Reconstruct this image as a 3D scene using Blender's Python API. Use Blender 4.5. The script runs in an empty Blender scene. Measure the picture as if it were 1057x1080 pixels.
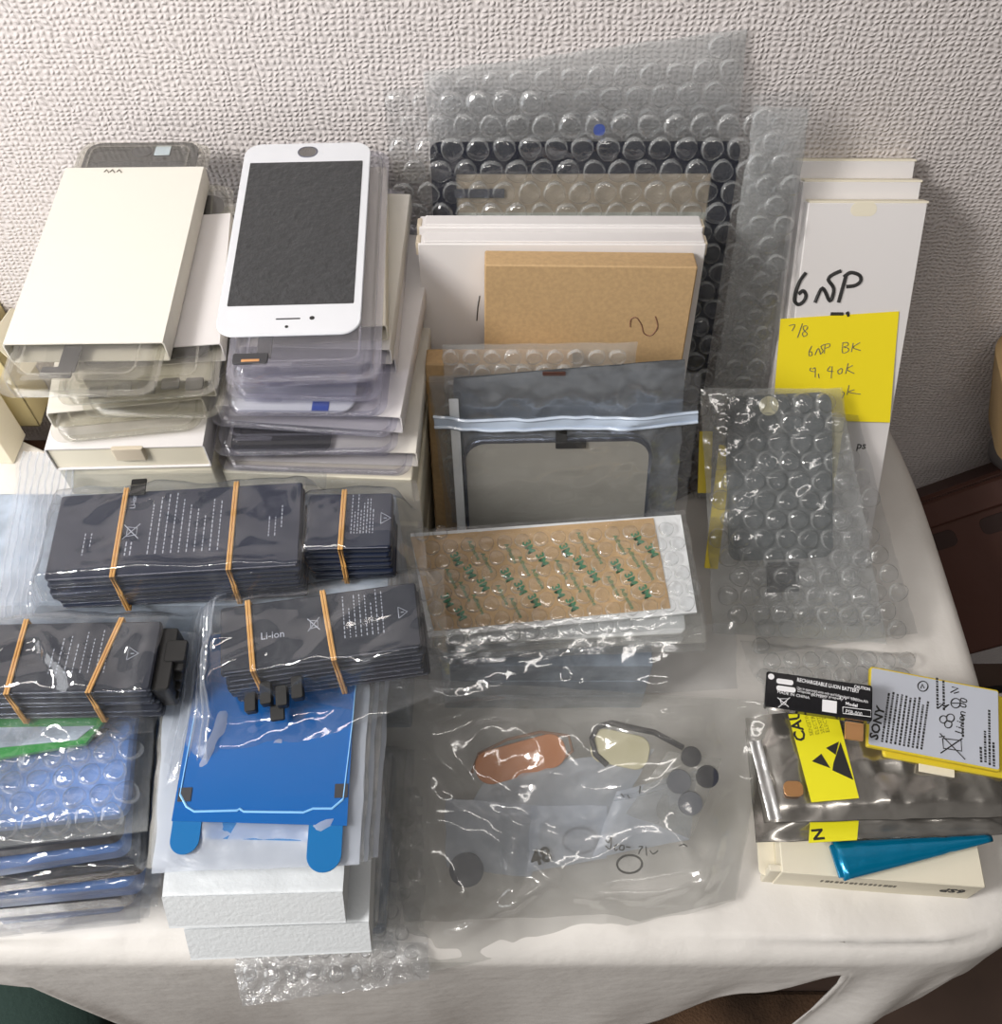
import bpy, bmesh, math, random
from mathutils import Vector, noise
C = bpy.context.scene.collection
S, ZT = 0.001, 450.0            # millimetres to metres, table top above the floor
R = math.radians
CAM = Vector((0, 0, 560)); PITCH = R(56); FPX = 1060.0
FW = Vector((0, math.cos(PITCH), -math.sin(PITCH))); UP = Vector((0, math.sin(PITCH), math.cos(PITCH)))

def W(p): return Vector((p[0]*S, p[1]*S, (p[2]+ZT)*S))
def ray(u, v): return FW + Vector((1, 0, 0))*((u-528.5)/FPX) + UP*(-(v-540)/FPX)
def H(z): return (Vector((0, 0, z)), Vector((0, 0, 1)))
def L(yb, s): return (Vector((0, yb, 0)), Vector((0, -math.sin(R(s)), math.cos(R(s)))))
def P3(a, b, c):
    n = (Vector(b)-Vector(a)).cross(Vector(c)-Vector(a)).normalized()
    return (Vector(a), n if n.z > 0 else -n)
def hit(u, v, pl):
    d = ray(u, v); return CAM + d*((pl[0]-CAM).dot(pl[1])/d.dot(pl[1]))
def hz(u, v, z): return hit(u, v, H(z))

class Fr:
    def __init__(s, o, X, Y, N=None):
        s.o = Vector(o); s.X = Vector(X).normalized(); s.N = (N or s.X.cross(Vector(Y))).normalized(); s.Y = s.N.cross(s.X)
    def p(s, x, y, z=0): return s.o + s.X*x + s.Y*y + s.N*z
    def loc(s, P):
        d = Vector(P)-s.o; return (d.dot(s.X), d.dot(s.Y), d.dot(s.N))
    def px(s, u, v, z=0):
        q = s.loc(hit(u, v, (s.o + s.N*z, s.N))); return (q[0], q[1])
    def sub(s, dx=0, dy=0, dz=0, rot=0, c=(0, 0)):
        cr, sr = math.cos(R(rot)), math.sin(R(rot)); X = s.X*cr + s.Y*sr; Y = s.Y*cr - s.X*sr
        o = s.p(c[0]+dx, c[1]+dy, dz) - X*c[0] - Y*c[1]
        return Fr(o, X, Y, s.N)
def WF(x, y, z=0, rot=0):
    return Fr((x, y, z), (math.cos(R(rot)), math.sin(R(rot)), 0), (-math.sin(R(rot)), math.cos(R(rot)), 0))
def fit(pl, bl, br, tr, tl):
    a, b, c, d = [hit(q[0], q[1], pl) for q in (bl, br, tr, tl)]
    X = ((b-a)+(c-d)).normalized(); N = pl[1]; Y = N.cross(X); m = (a+b+c+d)/4
    w = ((b-a).dot(X)+(c-d).dot(X))/2; h = ((d-a).dot(Y)+(c-b).dot(Y))/2
    return Fr(m - X*w/2 - Y*h/2, X, Y, N), w, h
def fitb(pl, bl, br, h):
    a, b = hit(*bl, pl), hit(*br, pl); X = (b-a).normalized()
    return Fr(a, X, pl[1].cross(X), pl[1]), (b-a).length, h

class MB:
    def __init__(s): s.v = []; s.f = []; s.m = []; s.k = 0
    def add(s, vs, fs):
        b = len(s.v); s.v += [Vector(q) for q in vs]
        for f in fs: s.f.append([b+i for i in f]); s.m.append(s.k)
        return s
    def rings(s, rings, cap=True, closed=True):
        n = len(rings[0]); vs = [q for r in rings for q in r]; fs = []
        for j in range(len(rings)-1):
            for i in range(n if closed else n-1):
                k = (i+1) % n; fs.append([j*n+i, j*n+k, (j+1)*n+k, (j+1)*n+i])
        if cap: fs.append(list(range(n))[::-1]); fs.append([(len(rings)-1)*n+i for i in range(n)])
        return s.add(vs, fs)
    def rbox(s, F, x0, y0, x1, y1, z0, z1, r=1, b=.3, n=4):
        b = min(b, (z1-z0)*.45)
        rr = lambda i, z: [F.p(x, y, z) for x, y in outl(x0+i, y0+i, x1-i, y1-i, max(r-i, .05), n)]
        return s.rings([rr(b, z0), rr(0, z0+b), rr(0, z1-b), rr(b, z1)])
    def ringbox(s, F, o, i, z0, z1, ro=3, ri=1, n=4):
        O = outl(*o, ro, n); I = outl(*i, ri, n); k = len(O)
        rs = [[F.p(x, y, z) for x, y in q] for q, z in ((O, z0), (O, z1), (I, z1), (I, z0), (O, z0))]
        return s.rings(rs, cap=False)
    def cyl(s, F, cx, cy, r, z0, z1, n=24, r2=None):
        r2 = r if r2 is None else r2
        c = lambda q, z: [F.p(cx+q*math.cos(6.28318*i/n), cy+q*math.sin(6.28318*i/n), z) for i in range(n)]
        return s.rings([c(r, z0), c(r2, z1)])
    def tube(s, pts, r, n=6, flat=None):
        pts = [Vector(q) for q in pts]; rs = []
        for i, q in enumerate(pts):
            t = (pts[min(i+1, len(pts)-1)]-pts[max(i-1, 0)])
            t = t.normalized() if t.length > 1e-6 else Vector((1, 0, 0))
            a = t.cross(flat if flat else Vector((0.1, .3, 1))); a = a.normalized() if a.length > 1e-4 else Vector((1, 0, 0))
            b = a.cross(t)
            rs.append([q + a*r*math.cos(6.28318*k/n) + b*r*(.25 if flat else 1)*math.sin(6.28318*k/n) for k in range(n)])
        return s.rings(rs)
    def grid(s, fn, nu, nv):
        vs = [fn(i/nu, j/nv) for j in range(nv+1) for i in range(nu+1)]
        fs = [[j*(nu+1)+i, j*(nu+1)+i+1, (j+1)*(nu+1)+i+1, (j+1)*(nu+1)+i] for j in range(nv) for i in range(nu)]
        return s.add(vs, fs)
    def sleeve(s, F, x0, y0, x1, y1, z0, z1, t=.6):
        b = 1.0
        prof = lambda i: [(x0+i, z0+i+b), (x0+i+b*.6, z0+i), (x1-i-b*.6, z0+i), (x1-i, z0+i+b), (x1-i, z1-i-b), (x1-i-b*.6, z1-i), (x0+i+b*.6, z1-i), (x0+i, z1-i-b)]
        o, i = prof(0), prof(t)
        rs = [[F.p(x, y, z) for x, z in q] for q, y in ((o, y0), (o, y1), (i, y1), (i, y0), (o, y0))]
        return s.rings(rs, cap=False)
    def text(s, F, body, x, y, size, z=.05, rot=0, depth=.12, bold=0, sx=1):
        cu = bpy.data.curves.new('t', 'FONT'); cu.body = body; cu.size = size; cu.extrude = depth; cu.offset = bold; cu.resolution_u = 2
        ob = bpy.data.objects.new('t', cu); me = bpy.data.meshes.new_from_object(ob)
        c, q = math.cos(R(rot)), math.sin(R(rot))
        s.add([F.p(x + (v.co.x*sx)*c - v.co.y*q, y + (v.co.x*sx)*q + v.co.y*c, z + v.co.z) for v in me.vertices], [list(p.vertices) for p in me.polygons])
        bpy.data.objects.remove(ob); bpy.data.curves.remove(cu); bpy.data.meshes.remove(me)
        return s
    def obj(s, name, mats, base, parent=None, ang=35):
        me = bpy.data.meshes.new(name)
        me.from_pydata([W(q)-W(base) for q in s.v], [], s.f); me.update()
        for m in (mats if isinstance(mats, (list, tuple)) else [mats]): me.materials.append(M[m])
        me.polygons.foreach_set('material_index', s.m)
        me.polygons.foreach_set('use_smooth', [True]*len(me.polygons))
        me.set_sharp_from_angle(angle=R(ang))
        bm = bmesh.new(); bm.from_mesh(me)
        if ang < 90: bmesh.ops.recalc_face_normals(bm, faces=bm.faces)
        bm.to_mesh(me); bm.free()
        o = bpy.data.objects.new(name, me); C.objects.link(o)
        if parent is None: o.location = W(base)
        else: o.parent = parent
        return o

def outl(x0, y0, x1, y1, r, n=4):
    r = min(r, (x1-x0)*.499, (y1-y0)*.499); o = []
    for cx, cy, a in ((x1-r, y1-r, 0), (x0+r, y1-r, 90), (x0+r, y0+r, 180), (x1-r, y0+r, 270)):
        for i in range(n+1):
            t = R(a+90*i/n); o.append((cx+r*math.cos(t), cy+r*math.sin(t)))
    return o

def sm(pts, k=5):
    P = [Vector(q) for q in pts]; o = []
    if len(P) < 3: return P
    g = lambda i: P[max(0, min(len(P)-1, i))]
    for i in range(len(P)-1):
        a, b, c, d = g(i-1), g(i), g(i+1), g(i+2)
        o += [.5*((2*b)+(c-a)*t+(2*a-5*b+4*c-d)*t*t+(3*b-a-3*c+d)*t**3) for t in [j/k for j in range(k)]]
    return o+[P[-1]]

class Thing:
    def __init__(s, name, label, cat, base, group=None):
        s.base = Vector(base); s.o = bpy.data.objects.new(name, None); C.objects.link(s.o); s.o.location = W(base)
        s.o.empty_display_size = .02; tag(s.o, label, cat, group)
    def part(s, name, mb, mats, parent=None, label=None, ang=35):
        o = mb.obj(name, mats, s.base, parent or s.o, ang)
        if label: o['label'] = label
        return o
def tag(o, label=None, cat=None, group=None, kind=None):
    for k, v in (('label', label), ('category', cat), ('group', group), ('kind', kind)):
        if v: o[k] = v
    return o
def base_of(mb):
    lo = [min(q[i] for q in mb.v) for i in range(3)]; hi = [max(q[i] for q in mb.v) for i in range(3)]
    return Vector(((lo[0]+hi[0])/2, (lo[1]+hi[1])/2, lo[2]))
def solo(name, mb, mats, label, cat, group=None, ang=35):
    return tag(mb.obj(name, mats, base_of(mb), None, ang), label, cat, group)

# ------------------------------------------------------------------ materials
M = {}
class Nt:
    def __init__(s, name):
        m = bpy.data.materials.new(name); m.use_nodes = True; M[name] = m; s.t = m.node_tree; s.t.nodes.clear()
        s.out = s.t.nodes.new('ShaderNodeOutputMaterial')
    def n(s, t, **k):
        d = s.t.nodes.new('ShaderNode'+t)
        for a, v in k.items():
            if a.startswith('i_'): d.inputs[a[2:].replace('_', ' ')].default_value = v
            elif a.startswith('n'): d.inputs[int(a[1:])].default_value = v
            else: setattr(d, a, v)
        return d
    def l(s, a, b): s.t.links.new(a, b)
def c4(c): return (c[0], c[1], c[2], 1)
def pb(name, col, rough=.5, metal=0, spec=.5, bump=None, var=None, coat=0, trans=0):
    k = Nt(name); b = k.n('BsdfPrincipled'); b.inputs['Base Color'].default_value = c4(col)
    b.inputs['Roughness'].default_value = rough; b.inputs['Metallic'].default_value = metal
    b.inputs['Specular IOR Level'].default_value = spec; b.inputs['Coat Weight'].default_value = coat
    tc = k.n('TexCoord')
    if var:   # (scale, amount)
        no = k.n('TexNoise'); no.inputs['Scale'].default_value = var[0]; no.inputs['Detail'].default_value = 5
        k.l(tc.outputs['Object'], no.inputs['Vector']); cr = k.n('ValToRGB')
        cr.color_ramp.elements[0].position = .35; cr.color_ramp.elements[1].position = .65
        cr.color_ramp.elements[0].color = c4([x*(1-var[1]) for x in col]); cr.color_ramp.elements[1].color = c4([min(1, x*(1+var[1])) for x in col])
        k.l(no.outputs['Fac'], cr.inputs['Fac']); k.l(cr.outputs['Color'], b.inputs['Base Color'])
    if bump:  # (scale, strength, distance)
        no = k.n('TexNoise'); no.inputs['Scale'].default_value = bump[0]; no.inputs['Detail'].default_value = 4
        k.l(tc.outputs['Object'], no.inputs['Vector']); bu = k.n('Bump'); bu.inputs['Strength'].default_value = bump[1]; bu.inputs['Distance'].default_value = bump[2]
        k.l(no.outputs['Fac'], bu.inputs['Height']); k.l(bu.outputs['Normal'], b.inputs['Normal'])
    k.l(b.outputs[0], k.out.inputs[0]); return M[name]
def film(name, haze=.08, tint=(.97, .975, .98), hazecol=(.85, .87, .9), rough=.08, base=.05, mx=.85, bump=(60, .4, .002), pw_=4.5):
    k = Nt(name); tc = k.n('TexCoord')
    no = k.n('TexNoise'); no.inputs['Scale'].default_value = bump[0]; no.inputs['Detail'].default_value = 4; no.inputs['Distortion'].default_value = .6
    k.l(tc.outputs['Object'], no.inputs['Vector']); bu = k.n('Bump'); bu.inputs['Strength'].default_value = bump[1]; bu.inputs['Distance'].default_value = bump[2]
    k.l(no.outputs['Fac'], bu.inputs['Height'])
    lw = k.n('LayerWeight'); lw.inputs['Blend'].default_value = .5; k.l(bu.outputs['Normal'], lw.inputs['Normal'])
    pw = k.n('Math', operation='POWER'); pw.inputs[1].default_value = pw_; k.l(lw.outputs['Facing'], pw.inputs[0])
    mr = k.n('MapRange'); mr.inputs['To Min'].default_value = base; mr.inputs['To Max'].default_value = mx; k.l(pw.outputs[0], mr.inputs['Value'])
    tr = k.n('BsdfTransparent'); tr.inputs[0].default_value = c4(tint)
    df = k.n('BsdfDiffuse'); df.inputs[0].default_value = c4(hazecol); tl = k.n('BsdfTranslucent'); tl.inputs[0].default_value = c4(hazecol)
    m0 = k.n('MixShader'); m0.inputs[0].default_value = .4; k.l(df.outputs[0], m0.inputs[1]); k.l(tl.outputs[0], m0.inputs[2])
    m1 = k.n('MixShader'); m1.inputs[0].default_value = haze; k.l(tr.outputs[0], m1.inputs[1]); k.l(m0.outputs[0], m1.inputs[2])
    gl = k.n('BsdfGlossy'); gl.inputs['Roughness'].default_value = rough; k.l(bu.outputs['Normal'], gl.inputs['Normal'])
    m2 = k.n('MixShader'); k.l(mr.outputs[0], m2.inputs[0]); k.l(m1.outputs[0], m2.inputs[1]); k.l(gl.outputs[0], m2.inputs[2])
    k.l(m2.outputs[0], k.out.inputs[0]); return M[name]

def wallpaper():
    k = Nt('wallpaper'); b = k.n('BsdfPrincipled'); b.inputs['Base Color'].default_value = (.70, .655, .645, 1); b.inputs['Roughness'].default_value = .75
    b.inputs['Specular IOR Level'].default_value = .25
    tc = k.n('TexCoord'); mp = k.n('Mapping'); k.l(tc.outputs['Object'], mp.inputs['Vector'])
    wn = k.n('TexNoise'); wn.inputs['Scale'].default_value = 90; wn.inputs['Detail'].default_value = 2; k.l(mp.outputs[0], wn.inputs['Vector'])
    va = k.n('VectorMath', operation='SCALE'); va.inputs['Scale'].default_value = .006; k.l(wn.outputs['Color'], va.inputs[0])
    ad = k.n('VectorMath', operation='ADD'); k.l(mp.outputs[0], ad.inputs[0]); k.l(va.outputs[0], ad.inputs[1])
    hs = []
    for dr, sc_ in (('X', 92), ('Z', 104)):
        w = k.n('TexWave', wave_type='BANDS', bands_direction=dr); w.inputs['Scale'].default_value = sc_; w.inputs['Distortion'].default_value = 1.7
        w.inputs['Detail'].default_value = 2; w.inputs['Detail Scale'].default_value = 2.5; k.l(ad.outputs[0], w.inputs['Vector']); hs.append(w)
    mu = k.n('Math', operation='MULTIPLY'); k.l(hs[0].outputs['Fac'], mu.inputs[0]); k.l(hs[1].outputs['Fac'], mu.inputs[1])
    vo = k.n('TexNoise'); vo.inputs['Scale'].default_value = 260; vo.inputs['Detail'].default_value = 3; k.l(mp.outputs[0], vo.inputs['Vector'])
    iv = k.n('Math', operation='MULTIPLY'); iv.inputs[1].default_value = 1.3; k.l(vo.outputs['Fac'], iv.inputs[0])
    a2 = k.n('Math', operation='ADD'); k.l(mu.outputs[0], a2.inputs[0]); k.l(iv.outputs[0], a2.inputs[1])
    bu = k.n('Bump'); bu.inputs['Strength'].default_value = .75; bu.inputs['Distance'].default_value = .00095
    k.l(a2.outputs[0], bu.inputs['Height']); k.l(bu.outputs['Normal'], b.inputs['Normal']); k.l(b.outputs[0], k.out.inputs[0])
wallpaper()
pb('cloth', (.76, .735, .70), .9, spec=.15, bump=(70, .25, .003))
pb('carton', (.76, .73, .66), .6, bump=(300, .1, .0004))
pb('cream', (.80, .745, .60), .65, bump=(300, .1, .0004))
pb('yellow_cream', (.66, .56, .30), .65)
pb('white_card', (.76, .735, .73), .5, bump=(250, .08, .0004))
pb('corrugated', (.62, .54, .42), .8)
pb('kraft', (.50, .335, .17), .75, var=(500, .07), bump=(300, .15, .0004))
pb('kraft_dark', (.42, .26, .11), .75, var=(400, .08))
pb('ink', (.02, .02, .02), .6)
pb('pencil', (.16, .15, .12), .7)
pb('brown_ink', (.25, .13, .08), .7)
pb('note', (.93, .76, .012), .7)
pb('glass_white', (.72, .74, .78), .15, coat=.5)
pb('display', (.040, .042, .045), .3, bump=(260, .5, .002), var=(400, .15))  # mottled tone imitates the textured wall reflected in the screen
pb('black_glass', (.012, .012, .014), .12, coat=.4)
pb('dark_grey', (.045, .045, .05), .35)
pb('grey_metal', (.45, .45, .44), .35, metal=.9)
pb('mesh_grey', (.22, .21, .2), .5, metal=.5, bump=(2000, .8, .001))
pb('copper', (.85, .45, .2), .3, metal=.8)
pb('navy_bezel', (.010, .013, .028), .25)
pb('battery', (.008, .014, .036), .38, bump=(60, .12, .001))
pb('battery_grey', (.018, .022, .034), .4, bump=(60, .12, .001))
pb('foil_edge', (.25, .27, .33), .25, metal=.9)
pb('print', (.38, .41, .48), .6)
pb('print_white', (.8, .8, .82), .6)
pb('rubber', (.66, .36, .11), .55)
pb('blue_film', (.001, .10, .36), .18, coat=.5, bump=(25, .15, .003))
pb('blue_pale', (.02, .33, .80), .22, coat=.3)
pb('blue_tab', (.003, .13, .36), .3)
pb('blue_line', (.25, .55, .9), .3)
pb('liner_blue', (.07, .19, .50), .3, var=(40, .3), bump=(40, .4, .003))
pb('liner_grey', (.36, .42, .50), .35, var=(60, .3), bump=(60, .4, .002))
pb('silver', (.50, .49, .46), .38, metal=.9, bump=(14, .25, .003))
pb('silver_back', (.40, .385, .345), .42, metal=.35, bump=(14, .15, .003))
pb('antistatic', (.46, .44, .41), .24, metal=.9, bump=(14, .5, .008))
pb('antistatic_dark', (.46, .49, .53), .24, metal=.85, bump=(20, .6, .008))
pb('seal', (.72, .72, .72), .3, metal=.7, bump=(50, .6, .003))
pb('label_yellow', (.86, .80, .02), .4)
pb('battery_white', (.50, .53, .60), .45)
pb('bat_yellow', (.72, .56, .03), .5)
pb('tan_liner', (.55, .37, .19), .6, var=(35, .12), bump=(40, .3, .002))
pb('green_ink', (.05, .25, .12), .6)
pb('white_foam', (.84, .86, .87), .5, bump=(400, .4, .0008))
pb('foam_wrap', (.62, .65, .67), .4, bump=(380, .25, .0008))
pb('zip_bar', (.48, .56, .68), .3, coat=.4)
pb('back_card', (.68, .57, .49), .6, bump=(60, .2, .002))
pb('fold_white', (.68, .71, .73), .35, bump=(520, .35, .0009))
pb('green_edge', (.02, .24, .04), .3, coat=.3)
pb('teal_foil', (.0, .22, .42), .18, metal=.45, bump=(40, .4, .003), coat=.5)
pb('wood_table', (.06, .028, .018), .45)
pb('red_brown', (.075, .027, .018), .5, bump=(30, .3, .003))
pb('red_brown_dark', (.03, .011, .008), .6)
pb('black_plastic', (.008, .008, .008), .5)
pb('tan_cushion', (.34, .23, .11), .8, bump=(150, .3, .001))
pb('knob_grey', (.12, .11, .11), .5)
pb('floor_wood', (.09, .055, .04), .5, var=(6, .25))
pb('phone_grey', (.075, .085, .092), .4)
pb('rug', (.10, .055, .03), .95, var=(18, .5), bump=(400, .6, .003))
pb('green_cloth', (.03, .06, .05), .9, bump=(200, .3, .002))
pb('copper_coil', (.55, .21, .08), .4, metal=.3)
pb('cream_foam', (.66, .62, .42), .8)
pb('coin_dark', (.02, .022, .035), .5)
pb('coin_grey', (.12, .13, .16), .5)
pb('blue_sticker', (.02, .07, .4), .4)
pb('hologram', (.6, .72, .82), .25, metal=.3)
film('film', .035, base=.08, bump=(18, .3, .006), rough=.09, mx=1)
film('film_hazy', .20, base=.075, bump=(18, .3, .006), rough=.12, hazecol=(.66, .65, .60))
film('film_frost', .48, base=.05, bump=(30, .4, .004), rough=.3, hazecol=(.72, .78, .88))
film('zip_film', .2, base=.08, bump=(50, .3, .002), hazecol=(.78, .84, .94))
film('bubble', .02, base=.08, bump=(90, .35, .0016), rough=.09, pw_=2.6, hazecol=(.84, .85, .83))
film('bubble_white', .18, base=.07, bump=(90, .3, .0012), rough=.09, pw_=2.6, hazecol=(.86, .89, .89))
film('dome', .03, base=.06, bump=(120, .4, .0012), rough=.1, pw_=2.1, mx=.85, hazecol=(.86, .89, .89))
film('dome_side', .30, base=.09, bump=(200, .6, .001), rough=.12, pw_=2.5, mx=.8, hazecol=(.88, .90, .90))  # same plastic with whiter haze, painting the bright rings round the bubbles
film('crumple', .10, base=.10, bump=(70, 1, .008), rough=.12)
film('tray', .08, base=.09, pw_=3.2, mx=.95, bump=(12, .2, .003), rough=.05, hazecol=(.72, .71, .80), tint=(.93, .93, .96))
film('tray_amber', .08, base=.09, pw_=3.2, mx=.95, bump=(12, .2, .003), rough=.05, hazecol=(.82, .80, .72), tint=(.96, .955, .93))
film('blue_clear', .25, tint=(.45, .72, .97), hazecol=(.15, .5, .9), base=.06, bump=(25, .3, .003))
film('smoke_film', .05, tint=(.93, .93, .90), base=.06, hazecol=(.4, .42, .46), bump=(28, .7, .006), rough=.1)

# ------------------------------------------------------------------ bags
def crk(x, y, seed, sc, amp):
    v = Vector((x/sc+seed*7.3, y/sc-seed*3.1, seed))
    a = noise.noise(v); b = noise.noise(v*2.1+Vector((3, 1, 5))); c = noise.voronoi(v*1.3)[0]
    return amp*(.7*(1-2*abs(a)) + .35*(1-2*abs(b)) + .8*(c[0]-.4))
def ss(t): t = max(0., min(1., t)); return t*t*(3-2*t)

def bag(name, label, F, quad, mat, T=1.0, contents=(), fall=14, amp=1.2, sc=14, seed=1, res=2.2, bubbles=None, back=True,
        zips=(), zipmat='zip_film', group=None, cat='bag', edge=.5, press=None, sag=None, creases=None, ridges=()):
    """quad: local corners bl br tr tl; contents: (Frame,w,h,height); bubbles (pitch, radius, height)."""
    q = [Vector((a[0], a[1])) for a in quad]
    bil = lambda s, t: q[0]*(1-s)*(1-t)+q[1]*s*(1-t)+q[2]*s*t+q[3]*(1-s)*t
    wu = max((q[1]-q[0]).length, (q[2]-q[3]).length); wv = max((q[3]-q[0]).length, (q[2]-q[1]).length)
    rr = random.Random(seed*13+1); rid = []
    if creases is None: creases = 0 if bubbles else int(3+wu*wv/900)
    for _ in range(creases):
        a = bil(rr.random(), rr.random()); an = rr.uniform(0, 3.14); rid.append((a.x, a.y, math.cos(an), math.sin(an), amp*rr.uniform(.5, 1.3), rr.uniform(4, 12), rr.uniform(15, 60)))
    for (pa, pc, am, wd) in ridges:
        pa, pc = F.px(*pa), F.px(*pc); dx, dy = pc[0]-pa[0], pc[1]-pa[1]; l = math.hypot(dx, dy)
        rid.append(((pa[0]+pc[0])/2, (pa[1]+pc[1])/2, -dy/l, dx/l, am*1.4, wd, l*.62))
    def hgt(x, y, e):
        z = T*ss(e*6)
        for G, w, h, hh in contents:
            a = G.loc(F.p(x, y)); dx = max(0, -a[0], a[0]-w); dy = max(0, -a[1], a[1]-h); d = math.hypot(dx, dy)
            z = max(z, hh*ss(1-d/fall)*1.0 + .5)
        c = crk(x, y, seed, sc, amp)
        for (ax, ay, nx, ny, am, wd, ln) in rid:
            d = abs((x-ax)*nx+(y-ay)*ny); l = abs(-(x-ax)*ny+(y-ay)*nx)
            if d < wd*3 and l < ln: c += am*max(0, 1-d/wd)*(1-l/ln)
        if press: c *= press(x, y)
        z += abs(c)*(.35+.65*min(1, e*8))
        if sag: z += sag(x, y)
        return z
    def surf(s, t, off=0):
        a = bil(s, t); e = min(s, t, 1-s, 1-t)
        wob = edge*2*noise.noise(Vector((a.x/9, a.y/9, seed*1.7)))
        return F.p(a.x+wob, a.y+wob*.7, hgt(a.x, a.y, e)+off)
    mb = MB(); nu, nv = max(6, int(wu/res)), max(6, int(wv/res)); mb.grid(surf, nu, nv)
    if back:
        def bs(s, t):
            a = bil(s, t); wob = edge*2*noise.noise(Vector((a.x/9, a.y/9, seed*1.7)))
            return F.p(a.x+wob, a.y+wob*.7, (sag(a.x, a.y) if sag else 0)-.4)
        mb.grid(bs, max(4, nu//5), max(4, nv//5))
    if bubbles:
        mb.k = 1; p, r, bh = bubbles; rnd = random.Random(seed)
        xs = [a.x for a in q]; ys = [a.y for a in q]; row = 0; y = min(ys)+r
        def inside(x, y):
            for i in range(4):
                a, b = q[i], q[(i+1) % 4]; n = (b-a).normalized()
                if n.x*(y-a.y)-n.y*(x-a.x) < r*.9: return False
            return True
        while y < max(ys):
            x = min(xs)+r+(p/2 if row % 2 else 0)
            while x < max(xs):
                if inside(x, y):
                    st = .5; z0 = hgt(x, y, .5)-.2; k = rnd.uniform(.8, 1.1); rot = rnd.random()*6; N = 14
                    tx, ty = rnd.uniform(-.25, .25), rnd.uniform(-.25, .25); dz = (hgt(x+r, y, .5)-hgt(x-r, y, .5))/(2*r), (hgt(x, y+r, .5)-hgt(x, y-r, .5))/(2*r)
                    dz = [max(-.5, min(.5, d)) for d in dz]; rs = []
                    for rad, hh in ((1.03, -.1), (1, .35), (.9, .72), (.68, .93), (.35, 1.0), (.03, 1.0)):
                        rg = []
                        for i in range(N):
                            an = rot+6.28318*i/N; jr = r*rad*(1+.05*math.sin(3*an+rot)) ; cx, sy = jr*math.cos(an), jr*math.sin(an)
                            rg.append(F.p(x+cx, y+sy, z0+dz[0]*cx+dz[1]*sy+bh*k*(hh+(tx*cx+ty*sy)/r*max(0, hh))+rnd.uniform(-.06, .06)*bh*max(0, hh)))
                        rs.append(rg)
                    mb.k = 2; mb.rings(rs[:3], cap=False); mb.k = 1; mb.rings(rs[2:], cap=False)
                x += p
            y += p*.866; row += 1
    if not zips:
        o = tag(mb.obj(name, [mat, 'dome', 'dome_side'] if bubbles else mat, base_of(mb), None, 180), label, cat, group); return surf, o
    t = Thing(name, label, cat, base_of(mb), group); t.part('film', mb, mat, ang=180)
    for ax, a, b, wdt, n in zips:        # band across the bag between a and b of the other axis
        z = MB(); g = (lambda s, k: surf(a+(b-a)*k, s, .5)) if ax == 'u' else (lambda s, k: surf(s, a+(b-a)*k, .5))
        z.grid(lambda s, k: g(s, k), 50, 4)
        for i in range(n):
            k = i/max(1, n-1); z.tube([g(j/50, k)+F.N*.3 for j in range(51)], wdt, 5)
        t.part('zip_strip', z, zipmat)
    return surf, t
random.seed(4)
RN = random.Random(11)
# ================================================================== setting
def struct(name, mb, mat, kind='structure'):
    return tag(mb.obj(name, mat, base_of(mb), None, 35), kind=kind)
struct('wall_back', MB().rbox(WF(0, 0, -450), -1300, 480, 1300, 520, 0, 1700, .1, .1), 'wallpaper')
struct('floor', MB().rbox(WF(0, 0, -450), -1300, -1200, 1300, 480, -40, 0, .1, .1), 'floor_wood')
tag(solo('rug', MB().rbox(WF(0, 0, -450), -150, -250, 330, 150, 0, 8, 30, 3), 'rug', 'dark brown patterned rug on the floor below the table', 'rug'))

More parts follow.
